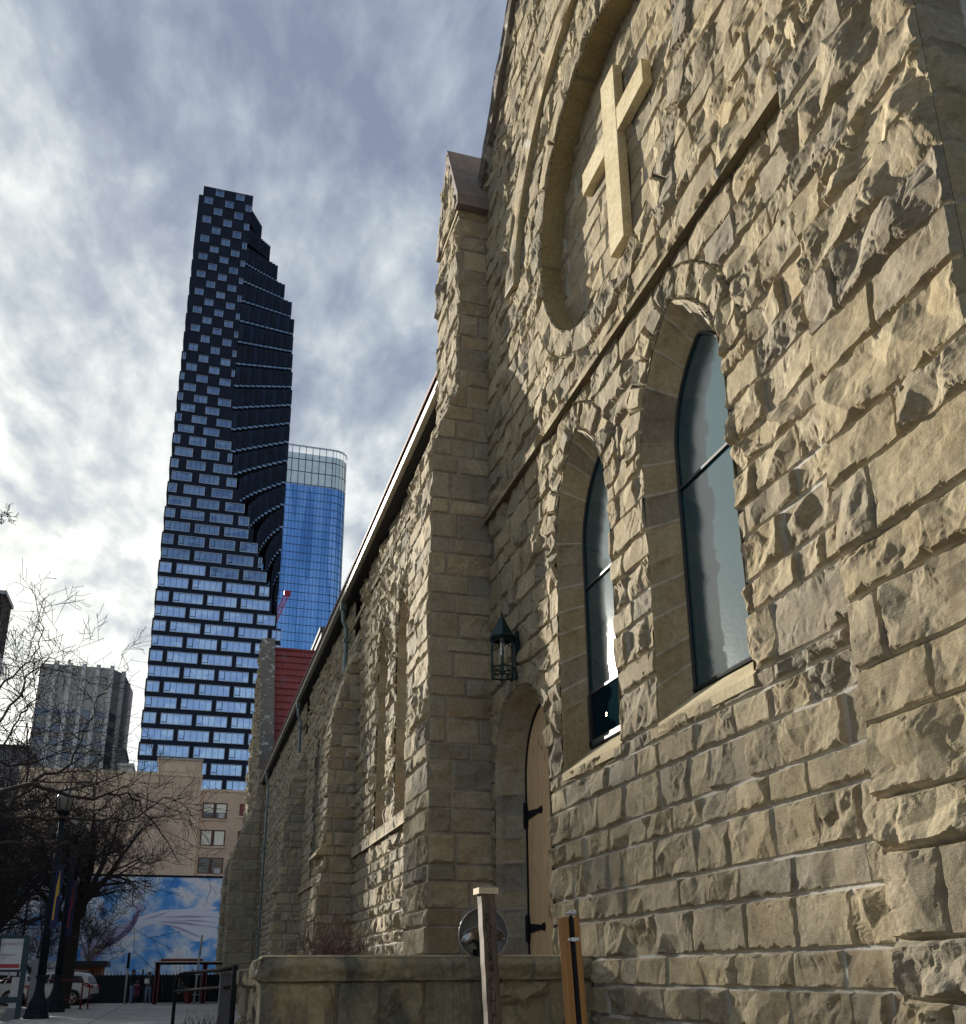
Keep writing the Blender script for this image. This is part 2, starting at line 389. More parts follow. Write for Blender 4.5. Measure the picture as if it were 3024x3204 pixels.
def join(objs, name, parent=None):
    objs = [o for o in objs if o]
    for o in objs: o.parent = None
    with bpy.context.temp_override(active_object=objs[0], selected_objects=objs, selected_editable_objects=objs, object=objs[0]):
        bpy.ops.object.join()
    objs[0].name = name; objs[0].data.name = name; objs[0].parent = parent
    return objs[0]
def plain(mb, name, mat, parent=None, tone=.5, **k):      # plain block carrying the stone tone attribute
    o = mb.build(name, mat, parent, **k); at = o.data.attributes.new('tone', 'FLOAT_COLOR', 'POINT')
    at.data.foreach_set('color', np.tile([tone, 0, 0, 1.], len(o.data.vertices))); return o

# ------------------------------------------------------------------ the church
church = thing('church', 'sandstone church of rough ashlar with a round niche, cross and lancet windows', 'church', (4, 12, 0))
CH = church; CH.location = (0, 0, 0)
CZ = [.30, .65, .95, 1.22, 1.49, 1.74, 2.10, 2.36, 2.73, 2.97, 3.33, 3.59, 3.74, 4.20, 4.46, 4.83, 5.08, 5.40, 5.66, 6.02, 6.34, 6.68, 7.12, 7.40, 7.76, 8.22]
z = 8.22
while z < 21:
    z += (.36, .26, .40, .28)[len(CZ) % 4]; CZ.append(z)
NY, NZ, NR = 8.34, 10.86, 1.98
WIN = [(9.32, .78), (6.91, .79)]; SILL, SPR, AH = 3.74, 6.40, 1.30
DC, DW, DS, DH = 11.615, 1.06, 4.10, 1.08
rake = lambda y: 15.25+1.17*(12.56-np.abs(y-8.34)-8.34)
wallf = [rock('transept_wall', (4, 0, 0), (0, 1, 0), (0, 0, 1), (-1, 0, 0), (3.9, 12.86, 0, 17.6), CZ, (.32, .82), (.0135, .018, 9.2), 'sandstone', None,
     bulge=(.026, .058), amp=lambda v: np.interp(v, [3, 6, 9], [.050, .054, .052]), seed=3, slope=2.6, jw=.0072, mort=lambda v: np.where(v < 5.2, -.001, -.02), extra=None,
     cuts=[arch_sdf(c, w, SPR, AH, SILL) for c, w in WIN]+[arch_sdf(DC, DW, DS, DH, .9), lambda u, v: np.hypot(u-NY, v-NZ)-NR, lambda u, v: rake(u)-.1-v],
     rings=[dict(f=arch_ring(c, w, SPR+.1, AH-.1, .33, .26), proud=.018) for c, w in WIN]+[dict(f=arch_ring(DC, DW, DS, DH, .30, .28), proud=.012),
            dict(f=circ_ring(NY, NZ, NR, NR+.36, 22), proud=.02)])]
mb = MB(); mb.box((4.62, 3.6, 0), (9, 12.8, 14)); mb.box((4.03, 3.6, 0), (4.3, 3.9, 14)); mb.box((4.03, 10.25, 5.4), (4.3, 12.8, 8.7)); mb.box((4.5, 3.6, 8.4), (9, 12.8, 13.5))
mb.prism([(4.33, 3.7, 13.6), (4.33, 12.9, 13.6), (4.33, 8.34, 19.6)], (6, 0, 0))
wallf.append(plain(mb, 'core', 'sandstone'))
# niche floor and its smooth drum
wallf.append(rock('niche', (4.30, 0, 0), (0, 1, 0), (0, 0, 1), (-1, 0, 0), (NY-2.1, NY+2.1, NZ-2.1, NZ+2.1), [c+.11 for c in CZ], (.35, .8), .02, 'sandstone', None,
     bulge=(.01, .035), amp=.04, seed=9, cuts=[lambda u, v: 2.06-np.hypot(u-NY, v-NZ)]))
join(wallf, 'stone_wall', CH)
a = [math.radians(t) for t in range(0, 361, 2)]
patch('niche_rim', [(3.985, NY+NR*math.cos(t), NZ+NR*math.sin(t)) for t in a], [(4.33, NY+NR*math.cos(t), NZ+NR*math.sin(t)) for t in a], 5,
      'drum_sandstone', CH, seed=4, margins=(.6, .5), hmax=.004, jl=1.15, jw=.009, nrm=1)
# stone cross standing proud of the niche floor
mb = MB(); mb.box((4.15, 8.13, 9.58), (4.27, 8.51, 12.18)); mb.box((4.153, 7.42, 11.12), (4.27, 8.13, 11.46)); mb.box((4.153, 8.51, 11.12), (4.27, 9.20, 11.46))
plain(mb, 'cross', 'smooth_sandstone', CH, 1., bevel=.006)
# hood mould round the upper half of the niche
def hood():
    parts = []
    A, Bq, Cq, D_ = [], [], [], []
    for k in range(0, 115):
        t = R(8+164*k/114); r0, r1 = 2.93, 3.34
        for L, r, x in ((A, r0, 4.02), (Bq, r0, 3.88), (Cq, r1, 3.88), (D_, r1, 4.02)): L.append((x, NY+r*math.cos(t), NZ+r*1.02*math.sin(t)))
    parts.append(patch('h1', A, Bq, 4, 'smooth_sandstone', None, 5, (.6, .5), .004, 1.0, nrm=-1))
    parts.append(patch('h2', Bq, Cq, 22, 'sandstone', None, 6, (.04, .96), .06, .7, nrm=-1))
    parts.append(patch('h3', Cq, D_, 4, 'sandstone', None, 7, (.3, .7), .01, .7, nrm=-1))
    for e in (0, -1): parts.append(plain(MB().add([A[e], Bq[e], Cq[e], D_[e]], [(0, 1, 2, 3)]), 'h', 'sandstone'))
    return join(parts, 'hood_mould', CH)
hood()
stone('soffit_shade_sandstone', [(.13, .11, .075), (.16, .135, .09)], (.08, .07, .06), .5)  # shade under the projecting courses, put into a darker soffit colour
# string course under the niche
def course(name, y0, y1, z0, z1, xp, mat, seed, parent=CH, res=.02, jl=.9, xw=4.0, ny=None):
    n = int((y1-y0)/res)+2; ys = np.linspace(y0, y1, n)
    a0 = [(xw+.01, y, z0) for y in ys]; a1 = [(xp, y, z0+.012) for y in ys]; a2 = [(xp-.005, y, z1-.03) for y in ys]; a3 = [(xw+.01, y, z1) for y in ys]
    ps = [patch('s1', a0, a1, 3, 'soffit_shade_sandstone', None, seed, (.6, .5), .003, jl, nrm=1), patch('s2', a1, a2, max(6, int((z1-z0)/res)), mat, None, seed, (.03, .97), .06, jl, nrm=1),
          patch('s3', a2, a3, 4, mat, None, seed, (.1, .9), .008, jl, nrm=1)]
    return join(ps, name, parent)
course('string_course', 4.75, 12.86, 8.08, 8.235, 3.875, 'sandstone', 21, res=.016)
# corner pier at the near end
PZ = [.35, .72, 1.10, 1.45, 1.77, 2.25, 2.56, 3.01, 3.35, 3.80, 4.12, 4.6, 4.93, 5.39, 5.77, 6.20, 6.57, 6.95, 7.29, 7.83, 8.2, 8.61, 9.05, 9.4, 9.9, 10.3, 10.8, 11.2, 11.7]
prs = [rock('p', (3.87, 0, 0), (0, 1, 0), (0, 0, 1), (-1, 0, 0), (3.47, 4.82, 0, 12), PZ, (.55, 1.3), .0125, 'sandstone', None, bulge=(.035, .065), amp=lambda v: np.interp(v, [3, 6, 9], [.060, .072, .080]), seed=31,
            joints=lambda i, rr: np.array([3.47, 3.47+(.62, .95)[i % 2]+rr.uniform(-.1, .1), 4.82]) if i % 3 != 1 else np.array([3.47, 4.82]), slope=3., mort=-.01),
       rock('p', (0, 3.47, 0), (1, 0, 0), (0, 0, 1), (0, -1, 0), (3.87, 9.0, 0, 13.6), PZ+[12.2, 12.6, 13.1], (.4, .9), .03, 'sandstone', None, seed=32, amp=.04)]
prs.append(plain(MB().box((3.875, 3.475, 0), (4.1, 4.815, 12)), 'c', 'sandstone'))
join(prs, 'corner_pier', CH)
# gable coping
def coping():
    n = 220; ys = np.linspace(12.98, 8.34, n); L = [np.array([0, y, rake(y)]) for y in ys]; nv = np.array([0, .65, .76])*.0+np.array([0, -.76, -.65])
    def off(p, x, t): return (x, p[1]+nv[1]*t*.9, p[2]-t*.9)
    jag = [.03*facet(y*5, 0, 3) for y in ys]
    top0 = [(3.84+j, p[1], p[2]) for p, j in zip(L, jag)]; bot0 = [off(p, 3.85+j, .26) for p, j in zip(L, jag)]
    ps = [patch('g1', bot0, top0, 12, 'old_coping', None, 8, (.05, .95), .05, .8, nrm=-1),
          patch('g2', top0, [(4.6, p[1], p[2]+.02) for p in L], 4, 'old_coping', None, 8, (.3, .7), .01, .8, nrm=-1),
          patch('g3', [off(p, 4.05, .26) for p in L], bot0, 4, 'old_coping', None, 8, (.3, .7), .01, .8, nrm=-1)]
    return join(ps, 'gable_coping', CH)
coping()
# splayed reveals, sills, frames and panes of the two big lancets
def lancet(c, w, sill, zs, h, x0, x1, splay, parent, seed, bars=(), glass='storm_glass', step=.018, rockh=.034, lower=0):
    e = bpy.data.objects.new('lancet_window', None); COL.objects.link(e); e.parent = parent
    o = arch_pts(c, w, zs, h, sill=sill, step=step); wi = w-splay; hi = h*(wi/w)*1.02
    Rr = (h*h+w*w)/(2*w)
    # the inner outline is the outer one scaled about the spring point so that both have the same number of points
    inn = [(c+(y-c)*wi/w, (zs+(z-zs)*hi/h) if z > zs else sill+.24+(z-sill)*(zs-sill-.24)/(zs-sill)) for y, z in o]
    A = [(x0-(.03 if rockh > .01 else 0), y, z) for y, z in o]; Bq = [(x1, y, z) for y, z in inn]
    patch('reveal', A, Bq, 14, 'shaded_sandstone' if rockh < .01 else 'sandstone', e, seed, (.14, .64), rockh, .30, nrm=1)
    # sill: one sloping smooth slab
    plain(MB().hexa([(x0-.045, c-w-.01, sill-.10), (x0-.045, c+w+.01, sill-.10), (x1+.04, c+w, sill-.1), (x1+.04, c-w, sill-.1)],
                    [(x0-.045, c-w-.01, sill-.012), (x0-.045, c+w+.01, sill-.012), (x1+.04, c+w, sill+.30), (x1+.04, c-w, sill+.30)]), 'window_sill', 'smooth_sandstone', e, .8)
    P = inn; xg = x1-.012
    me = MB(); 
    me.add([(xg, y, z) for y, z in P], [tuple(range(len(P)))]); me.build('pane', glass, e)
    fr = MB(); fr.tube([(xg-.012, c+(y-c)*.985, z if z < zs else zs+(z-zs)*.985) for y, z in P[::3]], .016, 6)
    fr.tube([(xg-.018, c-wi, sill+.275), (xg-.018, c+wi, sill+.275)], .02, 6)
    for b in bars: fr.box((xg-.025, c-wi*.98, b-.014), (xg-.002, c+wi*.98, b+.014))
    if lower:
        for y in (c-wi+.03, c+wi-.03): fr.box((xg-.04, y-.03, sill+.26), (xg-.003, y+.03, lower))
        fr.box((xg-.04, c-wi, sill+.27), (xg-.003, c+wi, sill+.33))
    fr.build('frame', 'window_lead', e)
    if lower: MB().box((xg-.010, c-wi+.06, sill+.33), (xg-.004, c+wi-.06, lower-.02)).build('lower_pane', 'clear_dark_pane', e)
    if lower: MB().box((xg-.022, c+.12, sill+.52), (xg-.011, c+.16, sill+.56)).build('latch', 'brass', e)
    return e
lancet(9.32, .78, SILL, SPR, AH, 4.0, 4.27, .19, CH, 41, bars=(5.92, 4.62), lower=4.61)
lancet(6.91, .79, SILL, SPR, AH, 4.0, 4.27, .19, CH, 42, bars=(6.02,))
# door
def door():
    o = arch_pts(DC, DW, DS, DH, sill=.9, step=.02); wi = DW-.25; hi = DH*.86
    inn = [(DC+(y-DC)*wi/DW, DS+(z-DS)*hi/DH if z > DS else z) for y, z in o]
    d = bpy.data.objects.new('door', None); COL.objects.link(d); d.parent = CH
    patch('door_surround', [(3.965, y, z) for y, z in o], [(4.34, y, z) for y, z in inn], 16, 'shaded_sandstone', CH, 51, (.22, .80), .045, .30, nrm=1)
    n = 13; mb = MB()
    Rr = (hi*hi+wi*wi)/(2*wi)
    for k in range(n):      # separate vertical boards with V joints
        y0 = DC-wi+2*wi*k/n+.004; y1 = DC-wi+2*wi*(k+1)/n-.004
        tops = []
        for y in (y0, y1): a_ = abs(y-DC); tops.append(DS+math.sqrt(max(0, Rr*Rr-(a_+Rr-wi)**2)))
        mb.hexa([(4.33, y0, .9), (4.33, y1, .9), (4.39, y1, .9), (4.39, y0, .9)], [(4.33, y0, tops[0]), (4.33, y1, tops[1]), (4.39, y1, tops[1]), (4.39, y0, tops[0])])
    mb.build('door_boards', 'door_oak', d, bevel=.004)
    MB().box((4.372, DC-wi, .9), (4.4, DC+wi, DS+.2)).build('door_back', 'dark_void', d)
    fr = MB(); fr.tube([(4.325, DC+(y-DC)*.985, z) for y, z in inn[::2]], .018, 6); fr.build('frame', 'black_iron', d)
    for zc in (2.16, 4.0 if False else 3.62):
        h = MB(); yh = DC+wi-.01
        h.box((4.285, yh-.05, zc-.14), (4.32, yh+.035, zc+.14)); h.tube([(4.30, yh, zc-.17), (4.30, yh, zc+.17)], .022, 8)
        pts = [(4.315, yh-.03, .06), (4.315, yh-.28, .042), (4.315, yh-.5, .026), (4.315, yh-.53, .045), (4.315, yh-.56, .03), (4.315, yh-.585, .05), (4.315, yh-.61, .008)]
        top = [(x, y, zc+t) for x, y, t in pts]; bot = [(x, y, zc-t) for x, y, t in pts][::-1]
        h.prism(top+bot, (.016, 0, 0)); h.build('strap_hinge', 'black_iron', d)
door()

# ------------------------------------------------------------------ buttresses and nave wall
def edge_fn(con):
    zs = [q[1] for q in con]; xs = [q[0] for q in con]
    return lambda z: np.interp(z, zs, xs)
def buttress(con, Y0, Y1, ztop, xw, res, seed, cs, mats=('shaded_sandstone', 'sandstone'), bwf=(.35, .75), capz=None, ledges=()):
    ef = edge_fn(con); x0 = min(q[0] for q in con)
    fs = [rock('b', (0, Y0, 0), (1, 0, 0), (0, 0, 1), (0, -1, 0), (x0-.001, xw+.02, 0, ztop), cs, bwf, res, mats[0], None, bulge=(.012, .026) if seed < 70 else (.02, .045), amp=.038 if seed < 70 else .06, seed=seed,
               cuts=[lambda u, v: u-ef(v)], slope=1.4)]
    for (xa, za), (xb, zb) in zip(con[:-1], con[1:]):
        if zb-za < .01: continue
        L = math.hypot(xb-xa, zb-za); V = ((xb-xa)/L, 0, (zb-za)/L); N = (-(zb-za)/L, 0, (xb-xa)/L)
        cc = [(c-za)/(zb-za)*L for c in cs if za < c < zb]
        fs.append(rock('b', (xa, 0, za), (0, 1, 0), V, N, (Y0, Y1, 0, L), cc, ((Y1-Y0)*.5, (Y1-Y0)*.9), res*1.1, mats[1], None, bulge=(.02, .06), amp=.06, seed=seed+1+int(za*3)))
    poly = [(x+.004, Y0+.01, z) for x, z in con]+[(xw+.02, Y0+.01, con[-1][1]), (xw+.02, Y0+.01, 0)]
    fs.append(plain(MB().prism(poly, (0, Y1-Y0-.01, 0)), 'c', mats[0]))
    for (z0, z1, xo) in ledges:      # sloping weathering stone that oversails the face below
        xi = float(ef(z1+.01))
        fs.append(plain(MB().hexa([(xo-.05, Y0-.03, z0), (xi+.02, Y0-.03, z0), (xi+.02, Y1+.03, z0), (xo-.05, Y1+.03, z0)],
                                  [(xo-.05, Y0-.03, z0+.06), (xi, Y0-.03, z1), (xi, Y1+.03, z1), (xo-.05, Y1+.03, z0+.06)]), 'c', mats[1], bevel=.015))
    return join(fs, 'buttress', CH)
BC = [.35, .6, .95, 1.2, 1.56, 1.84, 2.2, 2.42, 2.78, 3.0, 3.42, 3.75, 4.0, 4.42, 4.66, 5.02, 5.34, 5.62, 6.0, 6.22, 6.6, 6.9, 7.2, 7.55, 7.8, 8.2, 8.45, 8.9, 9.2, 9.5, 9.85, 10.1, 10.5, 10.8, 11.2, 11.45, 11.85, 12.1, 12.5, 12.75, 13.15, 13.45, 13.8]
buttress([(3.07, 0), (3.07, 9.15), (3.16, 9.6), (3.42, 10.3), (3.5, 10.55), (3.5, 14.0)], 12.85, 14.30, 14.0, 4.0, .018, 61, BC)
# saddle-backed cap of the near buttress
def cap():
    fs = []
    e0, e1, rg = (12.70, 13.98), (14.12, 13.98), (13.40, 15.72)
    fs.append(rock('c', (3.43, 0, 0), (0, 1, 0), (0, 0, 1), (-1, 0, 0), (12.72, 14.1, 13.98, 15.7), [14.3, 14.7, 15.1], (.4, .8), .025, 'sandstone', None, seed=71, amp=.06,
                   cuts=[lambda u, v: np.minimum((u-12.72)-(v-13.98)*.39, (14.1-u)-(v-13.98)*.39)]))
    fs.append(plain(MB().prism([(3.40, 12.66, 13.94), (3.40, 12.66, 14.16), (3.40, 13.40, 15.80), (3.40, 14.16, 14.16), (3.40, 14.16, 13.94), (3.40, 14.0, 13.94), (3.40, 13.4, 15.5), (3.40, 12.84, 13.94)], (.7, 0, 0)), 'c', 'cap_stone', bevel=.01))
    fs.append(plain(MB().prism([(3.45, 12.8, 13.9), (3.45, 13.4, 15.6), (3.45, 14.0, 13.9)], (.6, 0, 0)), 'c', 'sandstone'))
    join(fs, 'buttress_cap', CH)
cap()
def con_px(pts, Y, org=(650, 1900), s=1100/1677): return [(float(ony(org[0]+x*s, org[1]+y*s, Y)[0]), float(ony(org[0]+x*s, org[1]+y*s, Y)[2])) for x, y in pts]
def mono(c):
    out = [(c[0][0], 0.)]
    for x, z in c:
        if z > out[-1][1]+.02: out.append((max(x, out[-1][0]), z))
    return out
c1 = mono(con_px([(510, 1500), (553, 1185), (566, 1120), (572, 900), (578, 700), (602, 520), (660, 330), (705, 220), (757, 105)], 24.7)); c1[-1] = (3.99, c1[-1][1])
c1[0] = (c1[1][0], 0); c1b = [(x, z) for x, z in c1]
print('B1', [(round(x, 2), round(z, 2)) for x, z in c1])
c2 = mono(con_px([(310, 1500), (342, 1345), (350, 1290), (368, 1000), (385, 870), (425, 760), (470, 680), (512, 590)], 36.3)); c2[0] = (c2[1][0], 0); c2[-1] = (3.99, c2[-1][1])
print('B2', [(round(x, 2), round(z, 2)) for x, z in c2])
buttress(c1b, 24.7, 26.1, c1b[-1][1], 4.0, .03, 81, BC, ledges=[(4.45, 4.78, c1[1][0])])
buttress(c2, 36.3, 37.7, c2[-1][1], 4.0, .045, 85, BC, ledges=[(4.45, 4.78, c2[1][0])])
SIDE = [(c, .64) for c in (17.03, 19.2, 21.37)]; SIDE1 = [(c, .64) for c in (28.8, 31.0, 33.2)]
NC = [c*1.0 for c in BC]
nv = [rock('n', (4, 0, 0), (0, 1, 0), (0, 0, 1), (-1, 0, 0), (14.2, 24.8, 0, 12.2), NC, (.4, .95), .026, 'sandstone', None, seed=91, amp=.085, bulge=(.03, .075),
           cuts=[arch_sdf(c, w, 8.3, 1.4, 4.62) for c, w in SIDE], rings=[dict(f=arch_ring(c, w, 8.3, 1.4, .26, .3), proud=.02) for c, w in SIDE]),
      rock('n', (4, 0, 0), (0, 1, 0), (0, 0, 1), (-1, 0, 0), (26.0, 36.4, 0, 12.2), NC, (.4, .95), .045, 'sandstone', None, seed=92, amp=.085, bulge=(.03, .075), jw=.01,
           cuts=[arch_sdf(c, w, 8.3, 1.4, 4.62) for c, w in SIDE1]),
      rock('n', (4, 0, 0), (0, 1, 0), (0, 0, 1), (-1, 0, 0), (37.6, 58.0, 0, 12.2), NC, (.4, .95), .07, 'sandstone', None, seed=93, amp=.085, bulge=(.03, .075), jw=.012)]
mb = MB(); mb.box((4.5, 13.5, 0), (9, 58, 12.3)); nv.append(plain(mb, 'c', 'shaded_sandstone'))
join(nv, 'nave_wall', CH)
for i, (c, w) in enumerate(SIDE+SIDE1):
    lancet(c, w, 4.62, 8.3, 1.4, 4.0, 4.40, .03, CH, 200+i, step=.05, rockh=.004)
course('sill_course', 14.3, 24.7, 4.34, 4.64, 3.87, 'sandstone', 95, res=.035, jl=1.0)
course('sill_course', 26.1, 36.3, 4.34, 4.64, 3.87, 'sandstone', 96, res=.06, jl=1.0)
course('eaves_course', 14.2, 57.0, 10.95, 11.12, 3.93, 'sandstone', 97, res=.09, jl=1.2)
def ez(y): return 11.72+(y-14)*.010
g = MB(); g.hexa([(3.60, 14.0, ez(14)), (3.72, 14.0, ez(14)), (3.72, 57, ez(57)), (3.60, 57, ez(57))], [(3.57, 14.0, ez(14)+.11), (3.72, 14.0, ez(14)+.11), (3.72, 57, ez(57)+.11), (3.57, 57, ez(57)+.11)])
g.build('gutter', 'cream_gutter', CH)
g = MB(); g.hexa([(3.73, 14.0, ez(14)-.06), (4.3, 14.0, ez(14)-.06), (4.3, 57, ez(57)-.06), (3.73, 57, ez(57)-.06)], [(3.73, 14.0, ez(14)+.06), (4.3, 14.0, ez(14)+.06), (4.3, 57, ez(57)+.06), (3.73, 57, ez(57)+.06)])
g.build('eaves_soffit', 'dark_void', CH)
g = MB(); g.hexa([(3.53, 14.0, ez(14)+.115), (10, 14.0, 18), (10, 57, 18), (3.53, 57, ez(57)+.115)], [(3.53, 14.0, ez(14)+.19), (10, 14.0, 18.2), (10, 57, 18.2), (3.53, 57, ez(57)+.19)])
g.build('nave_roof', 'roof_edge', CH)
for y, zb in ((26.35, 9.7), (37.95, 9.9), (53.2, .4)):
    p = MB(); zt = ez(y)
    p.box((3.60, y-.12, zt-.22), (3.76, y+.12, zt-.003)); p.tube([(3.68, y, zt-.2), (3.70, y, zt-.55), (3.80, y, zt-.8), (3.80, y, zb+.4), (3.80, y, zb)], .062, 8)
    for zz in np.arange(zb+1, zt-.8, 2.2): p.box((3.72, y-.09, zz-.05), (3.93, y+.09, zz+.05))
    p.build('downpipe', 'zinc_pipe', CH)
# far transept: gable to the left, red shingled roof towards us
c3 = mono(con_px([(130, 1300), (135, 1100), (150, 900), (180, 800), (230, 690), (290, 570), (352, 440)], 57.0, (650, 2300), .4545)); c3[0] = (c3[1][0], 0)
print('B3', [(round(x, 2), round(z, 2)) for x, z in c3]); c3.append((3.5, c3[-1][1]+.3)) if c3[-1][0] < 3.5 else None
buttress([(min(x, 3.52), z) for x, z in c3], 57.0, 58.6, c3[-1][1], 3.75, .06, 101, BC[::2], bwf=(.5, 1.1))
buttress([(min(x-.02, 3.5), z) for x, z in c3], 66.6, 68.2, c3[-1][1], 3.75, .09, 105, BC[::2], bwf=(.5, 1.1))
ft = [rock('t', (3.46, 0, 0), (0, 1, 0), (0, 0, 1), (-1, 0, 0), (57.05, 68, 0, 22.7), NC[::2]+[14.5, 15.1, 15.8, 16.4, 17, 17.7, 18.4, 19, 19.7, 20.3, 21, 21.6, 22.1], (.6, 1.3), .09, 'shaded_sandstone', None, seed=111, amp=.20, bulge=(.05, .14), jw=.012,
           cuts=[lambda u, v: 22.6-1.66*np.abs(u-62.5)-v]),
      rock('t', (0, 57.05, 0), (1, 0, 0), (0, 0, 1), (0, -1, 0), (3.46, 4.3, 0, 13.4), NC, (.4, .9), .05, 'shaded_sandstone', None, seed=112, amp=.04)]
mb = MB(); mb.prism([(3.5, 57.1, 0), (3.5, 67.9, 0), (3.5, 67.9, 13.3), (3.5, 62.5, 22.3), (3.5, 57.1, 13.3)], (.7, 0, 0)); ft.append(plain(mb, 'c', 'shaded_sandstone'))
join(ft, 'far_gable_wall', CH)
ys = np.linspace(56.95, 62.5, 60); zz = [22.85-1.66*(62.5-y) for y in ys]
cp = [patch('k', [(3.42, y, z) for y, z in zip(ys, zz)], [(4.28, y, z) for y, z in zip(ys, zz)], 16, 'old_coping', None, 120, (.02, .98), .05, 1.6, nrm=-1),
      plain(MB().prism([(3.42, 56.95, 13.0), (3.42, 56.95, 13.6), (3.42, 62.5, 22.8), (3.42, 68.05, 13.6), (3.42, 68.05, 13.0), (3.42, 62.5, 22.2)], (.86, 0, 0)), 'k', 'old_coping')]
join(cp, 'far_coping', CH)
mb = MB(); n = 17
for k in range(n):
    t0, t1 = k/n, (k+1.06)/n; f = lambda t: (57.0+5.5*t, 13.0+9.15*t)
    (ya, za), (yb, zb) = f(t0), f(t1); lift = .07
    mb.add([(4.27, ya-lift*.86, za+lift*.5), (14, ya-lift*.86, za+lift*.5), (14, yb, zb), (4.27, yb, zb), (4.27, ya, za), (14, ya, za)], [(0, 1, 2, 3), (4, 5, 1, 0)])
mb.box((4.27, 62.40, 22.12), (14, 62.62, 22.28)); mb.prism([(4.3, 57.2, 12.6), (4.3, 62.5, 21.9), (4.3, 68, 12.6)], (9.7, 0, 0))
mb.build('shingled_roof', 'red_shingles', CH)
# ------------------------------------------------------------------ wall lantern by the door
def lantern():
    c = ony(1572, 2034, 11.62); x0, y0 = c[0], 11.62
    zt = ony(1568, 1928, 11.62)[2]; zb = ony(1575, 2125, 11.62)[2]; H = zt-zb
    t = thing('wall_lantern', 'dark green iron hexagonal lantern on the wall above the arched door', 'lantern')
    r = .155; an = R(15)
    hexp = lambda rr, z: [(x0+rr*math.cos(an+k*math.pi/3), y0+rr*math.sin(an+k*math.pi/3), z) for k in range(6)]
    zr = zb+H*.63
    m = MB(); m.lathe([(r*1.22, zr), (r*1.22, zr+.025), (r*1.05, zr+.05), (r*.62, zr+.17), (r*.2, zr+.30), (.012, zr+.33), (.02, zr+.35), (.008, zr+.39), (.004, zt)], (x0, y0, 0), 6, an)
    m.build('lantern_roof', 'lantern_green', t)
    m = MB()
    for k in range(6):
        a_, b_ = hexp(r, zb)[k], hexp(r, zr+.01)[k]; m.tube([a_, b_], .011, 4)
        for z, rr, th in ((zb+.03, r, .012), (zb+.15, r, .009), (zr-.01, r*1.02, .018)):
            m.tube([hexp(rr, z)[k], hexp(rr, z)[(k+1) % 6]], th, 4)
        p, q = hexp(r, zb+.03)[k], hexp(r, zb+.15)[(k+1) % 6]; m.tube([p, q], .005, 4); p, q = hexp(r, zb+.15)[k], hexp(r, zb+.03)[(k+1) % 6]; m.tube([p, q], .005, 4)
        p, q, s_ = hexp(r, zr-.10)[k], hexp(r, zr-.02)[k], hexp(r, zr-.02)[(k+1) % 6]; mid = tuple((a+b)/2 for a, b in zip(q, s_)); m.tube([p, mid], .007, 4); m.tube([hexp(r, zr-.10)[(k+1) % 6], mid], .007, 4)
    m.build('cage', 'lantern_green', t)
    m = MB(); m.lathe([(.028, zr-.16), (.03, zr-.08), (.02, zr+.02)], (x0, y0, 0), 10); m.build('lamp_holder', 'white_bulb', t)
    m = MB(); m.lathe([(.012, zr-.24), (.024, zr-.22), (.026, zr-.18), (.02, zr-.15)], (x0, y0, 0), 10); m.build('bulb', 'steel', t)
    m = MB(); m.box((3.93, y0-.05, zb+.02), (3.985, y0+.05, zr+.12))
    for z in (zb+.16, zr-.03): m.box((x0+r*.8, y0-.012, z-.012), (3.95, y0+.012, z+.012))
    m.tube([(3.95, y0, zb+.03), (3.87, y0, zb-.02), (3.80, y0, zb+.05)], .012, 6)
    m.build('bracket', 'lantern_green', t)
lantern()
# ------------------------------------------------------------------ porch parapet
par = thing('parapet_wall', 'low sandstone parapet wall with a thick rounded cap in front of the door', 'wall')
X0 = .72
fs = [rock('w', (0, 9.56, 0), (1, 0, 0), (0, 0, 1), (0, -1, 0), (X0+.05, 4.0, 0, 1.556), [.4, .78, 1.02], (.35, .95), .012, 'porch_sandstone', None, bulge=(.015, .045), amp=.095, seed=131, jw=.004, slope=1.1),
      rock('w', (X0+.05, 0, 0), (0, 1, 0), (0, 0, 1), (-1, 0, 0), (9.56, 10.1, 0, 1.556), [.4, .75, 1.12], (.5, .6), .012, 'porch_sandstone', None, bulge=(.02, .05), amp=.05, seed=132),
      rock('w', (X0+.10, 0, 0), (0, 1, 0), (0, 0, 1), (-1, 0, 0), (10.1, 13.6, 0, 1.49), [.4, .75, 1.12], (.5, .9), .02, 'porch_sandstone', None, bulge=(.02, .06), amp=.05, seed=133),
      plain(MB().box((X0+.055, 9.565, 0), (4.0, 10.0, 1.57)).box((X0+.105, 9.9, 0), (X0+.5, 13.55, 1.50)), 'c', 'porch_sandstone')]
join(fs, 'stone_body', par)
